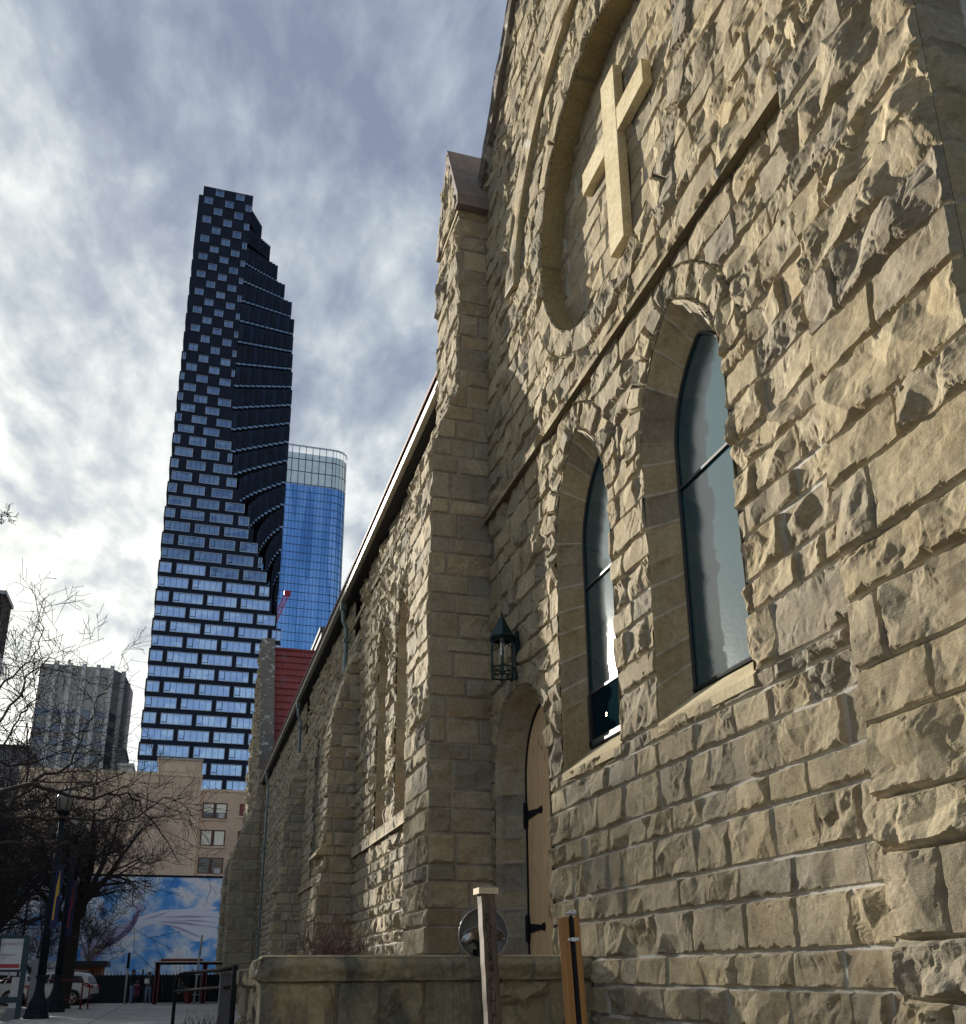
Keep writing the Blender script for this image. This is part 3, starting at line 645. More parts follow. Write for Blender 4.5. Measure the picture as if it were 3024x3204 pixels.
def capstone(x0, x1, y0, y1, z0, z1, seed, name):
    # cap made of long rock-faced stones with rounded top arris; joints across
    parts = []; rr = random.Random(seed); xs = np.linspace(0, 1, 26)
    prof = [(0, 0)]+[(-.005-.03*math.sin(t*math.pi*.5), .02+(z1-z0-.10)*t) for t in np.linspace(0, 1, 9)]+[(-.022, z1-z0-.06), (.0, z1-z0-.038), (.03, z1-z0-.025), (.30, z1-z0+.012), (y1-y0, z1-z0+.012)]
    n = int((x1-x0)/.018); js = [x0, x0+1.42, x0+2.62, x1]
    us = np.linspace(x0, x1, n); P = np.zeros((len(prof), n, 3)); T = np.zeros((len(prof), n, 4)); T[..., 3] = 1
    for i, (dy, dz) in enumerate(prof):
        for j, u in enumerate(us):
            k = max(q for q in range(len(js)-1) if js[q] <= u+1e-6); e = min(u-js[k], js[k+1]-u) if 0 < k < len(js)-2 else min(u-js[k] if k else u-x0, js[k+1]-u)
            f = float(facet(u/.22+k*7, dz/.10+3, seed))*.055+float(facet(u/.07, dz/.05, seed+1))*.022+float(facet(u/.022, dz/.02, seed+2))*.007
            w = 1 if 1 <= i <= len(prof)-5 else (.3 if i < len(prof)-1 else 0)
            rnd = .045*max(0, 1-(u-x0)/.07)**2+(.012 if e < .012 else 0)
            P[i, j] = (u, y0+dy-f*w+rnd, z0+dz-(.03*max(0, 1-(u-x0)/.06)**2 if i > 8 else 0)+(.012*max(0, f*20) if i == 0 else 0)); T[i, j, 0] = hsh(k, 3, seed); T[i, j, 1] = 1. if e < .01 and k else 0
    o = grid_mesh('cap', P, T, 'porch_sandstone', None); return o
cp = [capstone(X0, 4.0, 9.50, 10.02, 1.55, 1.775, 141, 'c')]
cp.append(rock('c', (X0+.005, 0, 0), (0, 1, 0), (0, 0, 1), (-1, 0, 0), (9.53, 10.04, 1.55, 1.76), [], (.5, .6), .012, 'porch_sandstone', None, bulge=(.03, .05), amp=.04, seed=142, slope=3))
cp.append(rock('c', (X0+.06, 0, 0), (0, 1, 0), (0, 0, 1), (-1, 0, 0), (10.0, 13.7, 1.48, 1.69), [], (1.2, 1.6), .02, 'porch_sandstone', None, bulge=(.03, .06), amp=.04, seed=143, slope=3))
cp.append(plain(MB().box((X0+.012, 9.535, 1.55), (4.0, 10.0, 1.765)).box((X0+.065, 9.9, 1.48), (X0+.55, 13.7, 1.685)), 'c', 'porch_sandstone', bevel=.02))
join(cp, 'cap', par)
pl = MB().box((.9, 10.0, 0), (4.0, 13.4, .98)); tag(plain(pl, 'porch_landing', 'porch_sandstone'), kind='structure')
# ------------------------------------------------------------------ round metal fitting standing on the cap
def dish():
    cx, cy, cz = 1.0, 9.72, 2.0
    c = ony(1512, 2926, 9.72); cx, cz = c[0], c[2]
    t = thing('metal_dish', 'round dished steel fitting with curved straps standing on the parapet cap behind the timber post', 'metal dish')
    rx, rz = .255, .235
    def ring(r, y): return [(cx+rx*r*math.cos(a), cy+y, cz+rz*r*math.sin(a)+(.03 if math.sin(a) > 0 else 0)*math.sin(a)) for a in np.linspace(0, 2*math.pi, 49)]
    P = np.array([ring(r, y) for r, y in ((1, -.02), (.97, .0), (.9, .035), (.78, .07), (.6, .1), (.35, .12), (.02, .125))]); T = np.zeros(P.shape[:2]+(4,))
    o = grid_mesh('shell', P, T, 'dull_steel', t)
    MB().tube(ring(1, -.02), .008, 6, False).build('rim', 'dull_steel', t, smooth=True)
    m = MB()
    for s_, zz in ((1, .0), (1, .0)):
        pts = [(cx+rx*.86*math.cos(a), cy-.03, cz-.02+rz*.42*math.sin(a)) for a in np.linspace(0.05, math.pi-.05, 21)]; m.tube(pts, .016, 6)
    m.tube([(cx+rx*.86*math.cos(a), cy-.03, cz-.02-rz*.22*math.sin(a)) for a in np.linspace(0.05, math.pi-.05, 21)], .013, 6)
    m.build('strap', 'dull_steel', t, smooth=True)
    m = MB()
    prof = [(.001, -.075), (.03, -.07), (.055, -.045), (.062, 0), (.05, .04), (.02, .07), (.001, .075)]
    m.lathe([(r, z) for r, z in prof], (0, 0, 0), 16); m.v = [(cx-.165+v[0]+v[2]*.45, cy-.05+v[1]*.6, cz-.03+v[2]*.8+v[0]*-.2) for v in m.v]
    m.build('polished_boss', 'steel', t, smooth=True)
    MB().box((cx-.12, cy-.06, cz-.06), (cx+.0, cy-.04, cz+.04)).build('wood_plate', 'weathered_timber', t); m = MB(); m.box((cx+.10, cy-.06, cz-.06), (cx+.19, cy-.04, cz+.02)); m.build('wood_plate', 'weathered_timber', t)
    m = MB(); m.box((cx-.09, cy-.10, 1.765), (cx+.06, cy+.06, 1.84)); m.prism([(cx-.13, cy-.08, 1.93), (cx-.05, cy-.08, 1.80), (cx+.02, cy-.08, 1.80), (cx+.02, cy-.08, 1.9)], (0, .03, 0)); m.build('foot', 'black_iron', t)
dish()
# ------------------------------------------------------------------ timber post with handwriting
def post_a():
    t = thing('timber_post', 'weathered timber post with black handwriting and a pale wooden cap', 'post')
    y0, w = 6.2, .092; lean = lambda z: 1.99-.052*z
    m = MB(); zs = np.linspace(0, 2.10, 30)
    for k in range(29):
        a, b = zs[k], zs[k+1]; q = .002*math.sin(k*2.1); q2 = .002*math.sin((k+1)*2.1); nt = .012 if 2.0 > a > 1.86 and False else 0
        m.hexa([(lean(a)-w/2+q, y0, a), (lean(a)+w/2+q, y0, a), (lean(a)+w/2+q, y0+w, a), (lean(a)-w/2+q, y0+w, a)], [(lean(b)-w/2+q2, y0, b), (lean(b)+w/2+q2, y0, b), (lean(b)+w/2+q2, y0+w, b), (lean(b)-w/2+q2, y0+w, b)])
    m.build('shaft', 'weathered_timber', t)
    m = MB(); a = lean(2.1); m.box((a-.066, y0-.02, 2.095), (a+.066, y0+w+.02, 2.135)); m.build('post_cap', 'pale_timber', t)
    m = MB(); m.add([(a-.07, y0-.024, 2.137), (a+.07, y0-.024, 2.137), (a+.07, y0+w+.024, 2.137), (a-.07, y0+w+.024, 2.137), (a, y0+w/2, 2.158)], [(0, 3, 2, 1), (0, 1, 4), (1, 2, 4), (2, 3, 4), (3, 0, 4)]); m.tube([(a-.005, y0-.023, 2.112), (a-.005, y0-.018, 2.112)], .004, 8); m.build('cap_plate', 'cap_stone', t)
    G_ = {'R': [[(0, 0), (.1, 1)], [(-.1, .95), (.5, 1), (.62, .75), (.1, .5)], [(.15, .5), (.7, -.05)]], 'y': [[(0, 1), (.05, .55), (.4, .5)], [(.5, 1.05), (.45, .2), (.1, -.2)]],
          's': [[(.6, .95), (.2, .9), (.15, .6), (.55, .4), (.5, .05), (0, 0)]], 'k': [[(.1, .8), (.6, .1)], [(.6, .85), (.1, .05)], [(.3, 1), (.35, 0)]], 'a': [[(.6, .7), (.3, .85), (.05, .5), (.2, .1), (.5, .2), (.6, .7), (.65, 0)], [(.25, .35), (.45, .45)]],
          'C': [[(.55, .95), (.25, 1.0), (0, .55), (.15, .1), (.6, 0)]], 'H': [[(.1, 1), (0, 0)], [(.7, 1.05), (.55, -.35)], [(.05, .5), (.65, .55)]], 'x': [[(0, .9), (.3, .5), (.1, -.2)], [(.3, .5), (.75, .75)], [(.35, .55), (.8, .35)]]}
    m = MB(); zc = [(c, z, h) for c, z, h in (('R', 1.93, .082), ('y', 1.855, .07), ('s', 1.765, .065), ('k', 1.705, .05), ('a', 1.64, .05), ('C', 1.545, .075), ('H', 1.44, .095), ('x', 1.355, .06))]
    for c, z, h in zc:
        for st in G_[c]:
            m.tube([(lean(z)-.026+px_*.055+.0*z, y0-.0015, z+(pz-.5)*h) for px_, pz in st], .0022, 5)
    m.build('marker_writing', 'black_iron', t)
    m = MB(); m.box((lean(1.56)+w/2, y0+.03, 1.545), (lean(1.56)+w/2+.022, y0+.05, 1.575)); m.build('hook', 'black_iron', t)
post_a()
def post_b():
    t = thing('tap_post', 'orange cedar post with a black water pipe and tap strapped to its front', 'tap post')
    y0, w = 5.6, .10; lean = lambda z: 2.31-.048*z
    m = MB()
    for xa, xb, dy in ((-.05, -.018, 0), (-.0175, .0135, .022), (.014, .05, 0)):
        m.hexa([(lean(0)+xa, y0+dy, 0), (lean(0)+xb, y0+dy, 0), (lean(0)+xb, y0+.1, 0), (lean(0)+xa, y0+.1, 0)], [(lean(1.92)+xa, y0+dy, 1.92), (lean(1.92)+xb, y0+dy, 1.92), (lean(1.92)+xb, y0+.1, 1.92), (lean(1.92)+xa, y0+.1, 1.92)])
    m.build('shaft', 'cedar_timber', t, bevel=.002)
    m = MB(); pts = [(lean(z)+.0, y0+.004, z) for z in (0, .5, 1.0, 1.5, 1.8)]; m.tube(pts, .0125, 10); m.tube([(lean(z), y0+.004, z) for z in (1.8, 1.83, 1.86, 1.89, 1.93)], [.010, .013, .009, .013, .010], 10); m.build('water_pipe', 'black_iron', t, smooth=True)
    m = MB(); a = lean(1.8); m.box((a-.035, y0-.004, 1.785), (a-.014, y0, 1.80)); m.box((a-.016, y0-.012, 1.782), (a+.016, y0+.0, 1.804)); m.box((a+.014, y0-.004, 1.787), (a+.038, y0, 1.803)); m.build('pipe_clamp', 'steel', t)
    m = MB(); a = lean(1.94); m.tube([(a-.032, y0, 1.94), (a-.01, y0, 1.947), (a+.02, y0, 1.942), (a+.036, y0, 1.945)], [.005, .010, .013, .014], 8); m.tube([(a+.03, y0, 1.925), (a+.03, y0, 1.962)], .008, 8); m.tube([(a, y0, 1.93), (a, y0, 1.96)], .008, 8); m.build('tap', 'steel', t, smooth=True)
post_b()
# ------------------------------------------------------------------ tube forests: trees and shrubs
class Tubes:
    def __init__(s): s.V = []; s.F = []; s.n = 0
    def seg(s, pts, rad, n=4):
        pts = np.array(pts); m = len(pts); d = np.gradient(pts, axis=0); d /= np.linalg.norm(d, axis=1, keepdims=True)+1e-9
        ref = np.where(np.abs(d[:, 2:3]) < .9, np.array([[0, 0, 1.]]), np.array([[1., 0, 0]])); a = np.cross(ref, d); a /= np.linalg.norm(a, axis=1, keepdims=True)+1e-9; b = np.cross(d, a)
        t = 2*np.pi*np.arange(n)/n; rad = np.array(rad)[:, None, None]
        P = pts[:, None]+rad*(a[:, None]*np.cos(t)[None, :, None]+b[:, None]*np.sin(t)[None, :, None])
        s.V.append(P.reshape(-1, 3)); i = np.arange(m-1)[:, None]*n+s.n; k = np.arange(n)[None]; k2 = (k+1) % n
        s.F.append(np.stack([i+k, i+k2, i+n+k2, i+n+k], -1).reshape(-1, 4)); s.n += m*n
    def build(s, name, mat, parent):
        V = np.concatenate(s.V); q = np.concatenate(s.F); me = bpy.data.meshes.new(name); me.vertices.add(len(V)); me.vertices.foreach_set('co', V.astype(np.float32).ravel())
        me.loops.add(len(q)*4); me.loops.foreach_set('vertex_index', q.astype(np.int32).ravel()); me.polygons.add(len(q)); me.polygons.foreach_set('loop_start', np.arange(0, len(q)*4, 4, dtype=np.int32))
        me.update(calc_edges=True); return obj(name, me, mat, parent, smooth=True)
def branch(T, p, d, L, r, lev, rs, maxlev, up=.12, droop=0., spread=.75, nk=(4, 7), rmin=.006, wob=.22, tipr=.35, n0=6):
    n = max(3, int(5-lev*.4)); pts = [p]; q = d/np.linalg.norm(d); st = L/n
    for i in range(n):
        q = q+rs.normal(0, wob/ n**.5, 3)+np.array([0, 0, up-droop*(i/n)])*.5; q /= np.linalg.norm(q); pts.append(pts[-1]+q*st)
    rad = [max(rmin, r*(1-(1-tipr)*i/n)) for i in range(n+1)]
    T.seg(pts, rad, max(3, n0-lev))
    if lev >= maxlev: return
    k = rs.integers(nk[0], nk[1]+1)
    for j in range(k):
        f = .25+.75*(j+rs.random()*.8)/k; f = min(f, .999); i = int(f*n); a = pts[i]+(pts[i+1]-pts[i])*(f*n-i)
        dd = pts[i+1]-pts[i]; dd /= np.linalg.norm(dd); rv = rs.normal(0, 1, 3); rv -= dd*np.dot(rv, dd); rv /= np.linalg.norm(rv)
        nd = dd*(1-spread*.45)+rv*spread*(.7+.5*rs.random())
        branch(T, a, nd, L*(.46+.26*rs.random()), max(rmin, rad[i]*.55), lev+1, rs, maxlev, up, droop, spread, nk, rmin, wob, tipr, n0)
simple('bark', (.026, .020, .019), .9, 0, .35, 9, .02)
simple('twigs', (.022, .016, .018), .9, 0, .3, 3, 0)
simple('pale_bark', (.16, .14, .12), .9, 0, .3, 9, .01)
def tree(name, label, base, H, trunk_r, limbs, seed, maxlev=4, group=None, spread=.75, crown_l=.5, rmin=.012, lean=(0, 0), th=.35, mats=('bark', 'twigs'), up=.12, nk=(4, 7), droop=0.):
    t = thing(name, label, 'tree', tuple(base), 0, group); t.location = (0, 0, 0); rs = np.random.default_rng(seed); base = np.array(base, float)
    A = Tubes(); top = base+np.array([lean[0], lean[1], H*th]); mid = (base+top)/2+np.array([.05, .05, 0])
    A.seg([base+[0, 0, -.1], base+[0, 0, .25], mid, top], [trunk_r*1.5, trunk_r*1.08, trunk_r*.95, trunk_r*.85], 12)
    B = Tubes()
    for i in range(limbs):
        a = 2*math.pi*(i+rs.random()*.6)/limbs; el = rs.uniform(.35, 1.1) if i else 1.4
        d = np.array([math.cos(a)*math.cos(el), math.sin(a)*math.cos(el), math.sin(el)]); p = top+np.array([0, 0, -rs.random()*H*.12])
        n = 6; L = H*crown_l*rs.uniform(.75, 1.1); pts = [p]; q = d
        for k in range(n): q = q+rs.normal(0, .13, 3)+np.array([0, 0, .05-droop*.2*k/n]); q /= np.linalg.norm(q); pts.append(pts[-1]+q*L/n)
        rad = [trunk_r*.55*(1-.75*k/n) for k in range(n+1)]; A.seg(pts, rad, 8)
        for j in range(rs.integers(6, 9)):
            f = .2+.8*(j+rs.random()*.7)/8; f = min(.99, f); k = int(f*n); a_ = pts[k]+(pts[k+1]-pts[k])*(f*n-k); dd = (pts[k+1]-pts[k]); dd /= np.linalg.norm(dd)
            rv = rs.normal(0, 1, 3); rv -= dd*np.dot(rv, dd); rv /= np.linalg.norm(rv)
            branch(B, a_, dd*.6+rv*spread, L*.42*rs.uniform(.7, 1.2), rad[k]*.5, 1, rs, maxlev, up, droop, spread, nk, rmin)
    A.build('trunk', mats[0], t); B.build('crown', mats[1], t); return t
# ------------------------------------------------------------------ ground
simple('concrete', (.30, .29, .275), .9, 0, .18, 1.2, .004)
simple('asphalt', (.055, .055, .058), .92, 0, .2, 3, .004)
simple('kerb_concrete', (.36, .35, .32), .9, 0, .15, 3, .004)
simple('dry_grass', (.13, .10, .05), .95, 0, .5, 5, .03)
simple('soil', (.055, .043, .032), .95, 0, .4, 6, .03)
def flat(name, poly, z, mat, th=None, kind='structure'):
    me = MB(); me.add([(x, y, z) for x, y in poly], [tuple(range(len(poly)))]) if th is None else me.prism([(x, y, z-th) for x, y in poly], (0, 0, th))
    return tag(me.build(name, mat), kind=kind)
flat('ground', [(-3000, -1000), (3000, -1000), (3000, 4000), (-3000, 4000)], -.16, 'asphalt')
flat('road', [(-60, 33), (-5.4, 33), (-5.4, 44), (-9.4, 50), (-9.4, 118), (-60, 118)], .05, 'asphalt')
def pave():
    n = NT('paving', (.30, .29, .275), .88); p = n.pos(); br = n.new('ShaderNodeTexBrick'); n.link(p, br.inputs[0]); br.offset = 0
    br.inputs['Scale'].default_value = 1; br.inputs['Brick Width'].default_value = 2.6; br.inputs['Row Height'].default_value = 3.4; br.inputs['Mortar Size'].default_value = .022
    br.inputs['Color1'].default_value = (.46, .45, .43, 1); br.inputs['Color2'].default_value = (.40, .39, .38, 1); br.inputs['Mortar'].default_value = (.06, .055, .05, 1)
    f = n.noise(p, .8, 7, .7, .8); f2 = n.noise(p, 14, 5)
    c = n.mix(1., br.outputs[0], n.ramp(f, [(.3, (.62, .6, .57)), (.7, (1.15, 1.13, 1.1))]), 'MULTIPLY'); c = n.mix(1., c, n.ramp(f2, [(.3, (.85, .85, .85)), (.7, (1.08, 1.08, 1.08))]), 'MULTIPLY')
    n.base(c); n.bump(f2, .004)
pave()
def sidewalk():
    m = MB(); rows = [(-20, -5.2, 4, 0), (20, -5.2, 4, 0), (34, -5.2, 4, .2), (46, -5.2, 4, .2), (52, -9.5, 4, .2), (61.9, -9.5, 4.2, .2)]
    m.add([(x, y, z) for y, a, b, z in rows for x in (a, b)], [(2*i, 2*i+1, 2*i+3, 2*i+2) for i in range(5)]); tag(m.build('sidewalk', 'paving'), kind='structure')
    m = MB()
    for (y0, a0, _, z0), (y1, a1, _, z1) in zip(rows[:-1], rows[1:]): m.hexa([(a0-.2, y0, -.16), (a0-.001, y0, -.16), (a1-.001, y1, -.16), (a1-.2, y1, -.16)], [(a0-.2, y0, z0+.004), (a0-.001, y0, z0+.004), (a1-.001, y1, z1+.004), (a1-.2, y1, z1+.004)])
    tag(m.build('kerb', 'kerb_concrete'), kind='structure')
    tag(MB().add([(-5.1, 12, .03), (-1.4, 12, .03), (-1.9, 26, .12), (-3.2, 31.3, .17), (-5.1, 30.6, .165)], [(0, 1, 2, 3, 4)]).build('grass_strip', 'dry_grass'), kind='structure')
sidewalk()
flat('cross_path', [(-60, 62.0), (30, 62.0), (30, 74), (-60, 74)], .19, 'concrete', .14)
# ------------------------------------------------------------------ people
simple('skin', (.45, .27, .19), .6, 0, .06, 8, 0)
simple('hair_dark', (.02, .016, .014), .7, 0, .2, 8, 0); simple('hair_brown', (.10, .05, .03), .7, 0, .2, 8, 0)
simple('black_cloth', (.012, .013, .016), .9, 0, .2, 4, .004); simple('jeans', (.16, .24, .36), .9, 0, .2, 6, .003)
simple('grey_cloth', (.075, .078, .085), .9, 0, .2, 4, .004); simple('plum_cloth', (.14, .025, .06), .9, 0, .2, 4, .004); simple('pink_cloth', (.62, .30, .34), .9, 0, .1, 4, 0)
simple('white_paper', (.8, .8, .8), .8, 0, .04, 4, 0); simple('shoe', (.02, .02, .022), .7, 0, .2, 6, 0)
def figure(label, at, H, rz, top, legs, hair, arms, seated=False, long=False, skirt=None, shoe='shoe'):
    t = thing('person', label, 'person', (at[0], at[1], at[2]), rz)
    s = H/1.75; J = {}
    def P(n, x, y, z, r): J[n] = ((x*s, y*s, z*s), r*s)
    if not seated:
        P('pel', 0, 0, .95, .135); P('waist', 0, 0, 1.10, .125); P('chest', 0, -.01, 1.30, .15); P('neckb', 0, 0, 1.46, .075); P('neck', 0, -.005, 1.53, .055); P('head', 0, -.02, 1.61, .085); P('crown', 0, -.01, 1.69, .075)
        for sx, q in ((-1, 'l'), (1, 'r')):
            P('hip'+q, sx*.09, 0, .90, .10); P('knee'+q, sx*.10, -.02+.03*sx, .49, .062); P('ank'+q, sx*.11, .03+.02*sx, .09, .045); P('toe'+q, sx*.12, -.14+.02*sx, .035, .035)
    else:
        P('pel', 0, 0, .50, .15); P('waist', 0, -.03, .66, .14); P('chest', 0, -.10, .88, .16); P('neckb', 0, -.14, 1.04, .08); P('neck', 0, -.17, 1.10, .06); P('head', 0, -.20, 1.18, .085); P('crown', 0, -.20, 1.26, .075)
        for sx, q in ((-1, 'l'), (1, 'r')):
            P('hip'+q, sx*.10, -.05, .49, .105); P('knee'+q, sx*.13, -.46, .50, .07); P('ank'+q, sx*.13, -.40, .09, .048); P('toe'+q, sx*.14, -.56, .035, .035)
    z0 = J['chest'][0][2]/s; y0 = J['chest'][0][1]/s
    for sx, q in ((-1, 'l'), (1, 'r')):
        P('sh'+q, sx*.19, y0, z0+.10, .062); e, w_ = arms[q]; P('el'+q, *e, .047); P('wr'+q, *w_[:3], .034); d = np.array(w_)-np.array(e); d = d/np.linalg.norm(d)
        P('pa'+q, *(np.array(w_)+d*.06), .034)
        for k in range(4): P('f%d'%k+q, *(np.array(w_)+d*(.145-.012*abs(k-1.5))+np.array([(k-1.5)*.018, 0, -.01])), .011)
        P('th'+q, *(np.array(w_)+d*.07+np.array([-sx*.045, -.01, 0])), .012)
    E_ = [('pel', 'waist'), ('waist', 'chest'), ('chest', 'neckb'), ('neckb', 'neck'), ('neck', 'head'), ('head', 'crown')]
    for q in 'lr':
        E_ += [('pel', 'hip'+q), ('hip'+q, 'knee'+q), ('knee'+q, 'ank'+q), ('ank'+q, 'toe'+q), ('chest', 'sh'+q), ('sh'+q, 'el'+q), ('el'+q, 'wr'+q), ('wr'+q, 'pa'+q), ('pa'+q, 'th'+q)]+[('pa'+q, 'f%d'%k+q) for k in range(4)]
    names = list(J); me = bpy.data.meshes.new('body'); me.from_pydata([J[n][0] for n in names], [(names.index(a), names.index(b)) for a, b in E_], [])
    o = bpy.data.objects.new('body', me); COL.objects.link(o); sk = o.modifiers.new('s', 'SKIN'); o.modifiers.new('u', 'SUBSURF').levels = 1
    for i, n in enumerate(names): v = me.skin_vertices[0].data[i]; v.radius = (J[n][1], J[n][1]*(.72 if n in ('pel', 'waist', 'chest') else 1)); v.use_root = n == 'pel'
    dg = bpy.context.evaluated_depsgraph_get(); dg.update(); m2 = bpy.data.meshes.new_from_object(o.evaluated_get(dg)); bpy.data.objects.remove(o)
    zn = J['neck'][0][2]; zw = J['pel'][0][2]+(.0 if not long else -.15*s); hands = [Vector(J[k+q][0]) for q in 'lr' for k in ('pa', 'f1', 'f2', 'th')]
    o = obj('body', m2, ['skin', top, legs, shoe], t, True)
    for p in m2.polygons:
        c = p.center
        if c.z > zn: k = 0
        elif min((c-h).length for h in hands) < .06*s: k = 0
        elif c.z < .085*s: k = 3
        elif c.z < zw or (seated and c.y < -.22*s and c.z < .62*s): k = 2 if not (abs(c.x) > .2*s and c.z > .6*s) else 1
        else: k = 1
        p.material_index = k
    hx, hy, hz = J['head'][0]
    m = MB(); m.lathe([(.001, -.02*s), (.088*s, -.01*s), (.102*s, .05*s), (.09*s, .11*s), (.05*s, .145*s), (.001, .152*s)], (hx, hy+.018*s, hz), 12)
    if long: m.lathe([(.05*s, -.16*s), (.095*s, -.10*s), (.1*s, 0), (.08*s, .05*s)], (hx, hy+.04*s, hz), 12)
    m.build('hair', hair, t, smooth=True)
    for sx in (-1, 1): MB().tube([(hx+sx*.032*s, hy-.083*s, hz+.03*s), (hx+sx*.032*s, hy-.09*s, hz+.03*s)], .009*s, 6).build('eye', 'hair_dark', t)
    MB().box((hx-.02*s, hy-.09*s, hz-.035*s), (hx+.02*s, hy-.084*s, hz-.028*s)).build('mouth', 'hair_dark', t)
    MB().add([(hx-.012*s, hy-.082*s, hz-.01*s), (hx+.012*s, hy-.082*s, hz-.01*s), (hx, hy-.11*s, hz-.008*s), (hx, hy-.082*s, hz+.03*s)], [(0, 1, 2), (0, 2, 3), (1, 3, 2)]).build('nose', 'skin', t)
    for sx in (-1, 1): MB().tube([(hx+sx*.082*s, hy, hz-.02*s), (hx+sx*.092*s, hy+.01*s, hz+.02*s)], .014*s, 6).build('ear', 'skin', t)
    if skirt: m = MB(); m.lathe([(.2*s, .50*s), (.21*s, .52*s), (.17*s, .80*s), (.12*s, 1.0*s)], (0, 0, 0), 14); m.build('skirt', skirt, t)
    return t
g = lambda u, v: onz(u, v, .2)
A0 = dict(l=((-.27, .02, 1.14), (-.24, -.08, .90)), r=((.27, .02, 1.14), (.24, -.08, .90)))
AB = dict(l=((-.26, .03, 1.13), (-.08, -.22, 1.16)), r=((.26, .03, 1.13), (.10, -.22, 1.10)))
p = g(408, 3142); figure('man in a black jacket and light blue jeans standing by the metal fence', p, 1.78, R(60), 'black_cloth', 'jeans', 'hair_dark', dict(l=((-.25, -.03, 1.13), (-.16, -.22, 1.0)), r=((.25, 0, 1.13), (.16, -.2, .98))))
p = g(424, 3140); figure('child in a plum coat over a pink hem standing next to the man in black', p, 1.22, R(-20), 'plum_cloth', 'black_cloth', 'hair_brown', A0, skirt='plum_cloth')
p = g(460, 3142); w_ = figure('woman in a grey jacket and jeans clutching white papers by the red shelter', p, 1.66, R(-15), 'grey_cloth', 'jeans', 'hair_brown', AB)
o = tag(MB().box((-.16, -.30, 1.06), (.10, -.27, 1.30)).build('paper_sheets', 'white_paper'), 'white paper sheets held against the chest of the woman in grey', 'papers')
o.location = w_.location; o.rotation_euler = w_.rotation_euler
# seated person on the shelter bench is placed with the shelter below
# ------------------------------------------------------------------ bus shelter
simple('red_paint', (.22, .012, .022), .45, 0, .15, 3, 0); simple('dark_red_paint', (.13, .012, .022), .5, 0, .2, 5, 0); simple('pale_trim', (.62, .58, .5), .6, 0, .1, 4, 0)
gl = NT('clear_glass', (.8, .9, .9), .02, 0, .5); gl.b.inputs['Transmission Weight'].default_value = 1; gl.b.inputs['IOR'].default_value = 1.05; gl.b.inputs['Alpha'].default_value = .35
simple('sky_glass', (.32, .42, .50), .25, .3, .15, .8, 0)
def shelter():
    Y = 58.2; a = ony(487, 3139, Y); b = ony(636, 3139, Y); t = thing('bus_shelter', 'red steel bus shelter with glass walls in front of the mural', 'bus shelter')
    zt = ony(500, 3018, Y)[2]
    x = lambda u, v=3080: float(ony(u, v, Y)[0]); z = lambda v, u=560: float(ony(u, v, Y)[2])
    for (u, nm) in ((489, 0), (638, 0)):
        m = MB(); xx = x(u); m.box((xx-.05, Y-.16, 0), (xx+.05, Y-.12, zt)); m.box((xx-.05, Y+.12, 0), (xx+.05, Y+.16, zt)); m.box((xx-.13, Y-.12, 0), (xx-.10, Y+.12, zt)); m.box((xx-.10, Y-.015, 0), (xx+.08, Y+.015, zt)); m.box((xx-.13, Y-.16, 0), (xx+.13, Y-.13, zt)); m.build('post', 'dark_red_paint', t)
        m = MB(); m.box((xx-.05, Y+2.2, 0), (xx+.05, Y+2.3, zt)); m.build('post', 'dark_red_paint', t)
    m = MB(); m.box((x(487)-.1, Y-.25, z(3018)), (x(690)+.8, Y+2.4, z(3018)+.10)); m.build('roof', 'black_iron', t)
    m = MB(); m.box((x(486)-.2, Y-.30, z(3018)+.102), (x(700)+.8, Y+2.5, z(3018)+.16)); m.build('roof_trim', 'pale_trim', t)
    m = MB(); m.box((x(496), Y-.28, z(3018)+.162), (x(630), Y+.1, z(3003)+.02)); m.build('sign_board', 'red_paint', t)
    m = MB(); m.box((x(496), Y-.31, z(3003)+.022), (x(630), Y+.13, z(3003)+.06)); m.build('sign_trim', 'pale_trim', t)
    for (ua, ub, yy) in ((500, 560, Y+2.25), (562, 630, Y+2.25), (645, 720, Y+2.25)):
        m = MB(); m.box((x(ua), yy, .25), (x(ub), yy+.01, z(3022))); m.build('glass_panel', 'clear_glass', t)
        m = MB(); m.box((x(ub)-.02, yy-.02, .2), (x(ub)+.02, yy+.03, z(3022))); m.build('mullion', 'dull_steel', t)
    m = MB(); m.box((x(575), Y+1.4, .6), (x(635), Y+1.8, .66)); m.box((x(580), Y+1.5, 0), (x(583), Y+1.7, .42)); m.box((x(628), Y+1.5, 0), (x(631), Y+1.7, .42)); m.build('bench', 'dull_steel', t)
    figure('person in dark trousers and pale grey top sitting hunched on the bus shelter bench', (x(578), Y+1.72, .18), 1.68, R(-35), 'grey_cloth', 'black_cloth', 'hair_dark', dict(l=((-.2, -.28, .74), (-.08, -.45, .62)), r=((.2, -.28, .74), (.08, -.45, .62))), seated=True)
    m = MB(); q = thing('litter_bin', 'small dark red bin beside the bench in the bus shelter', 'bin', (x(591), Y+1.0, .2)); m.lathe([(.2, 0), (.21, .03), (.22, .75), (.19, .8), (.05, .83)], (0, 0, 0), 14); m.build('bin_body', 'dark_red_paint', q)
shelter()
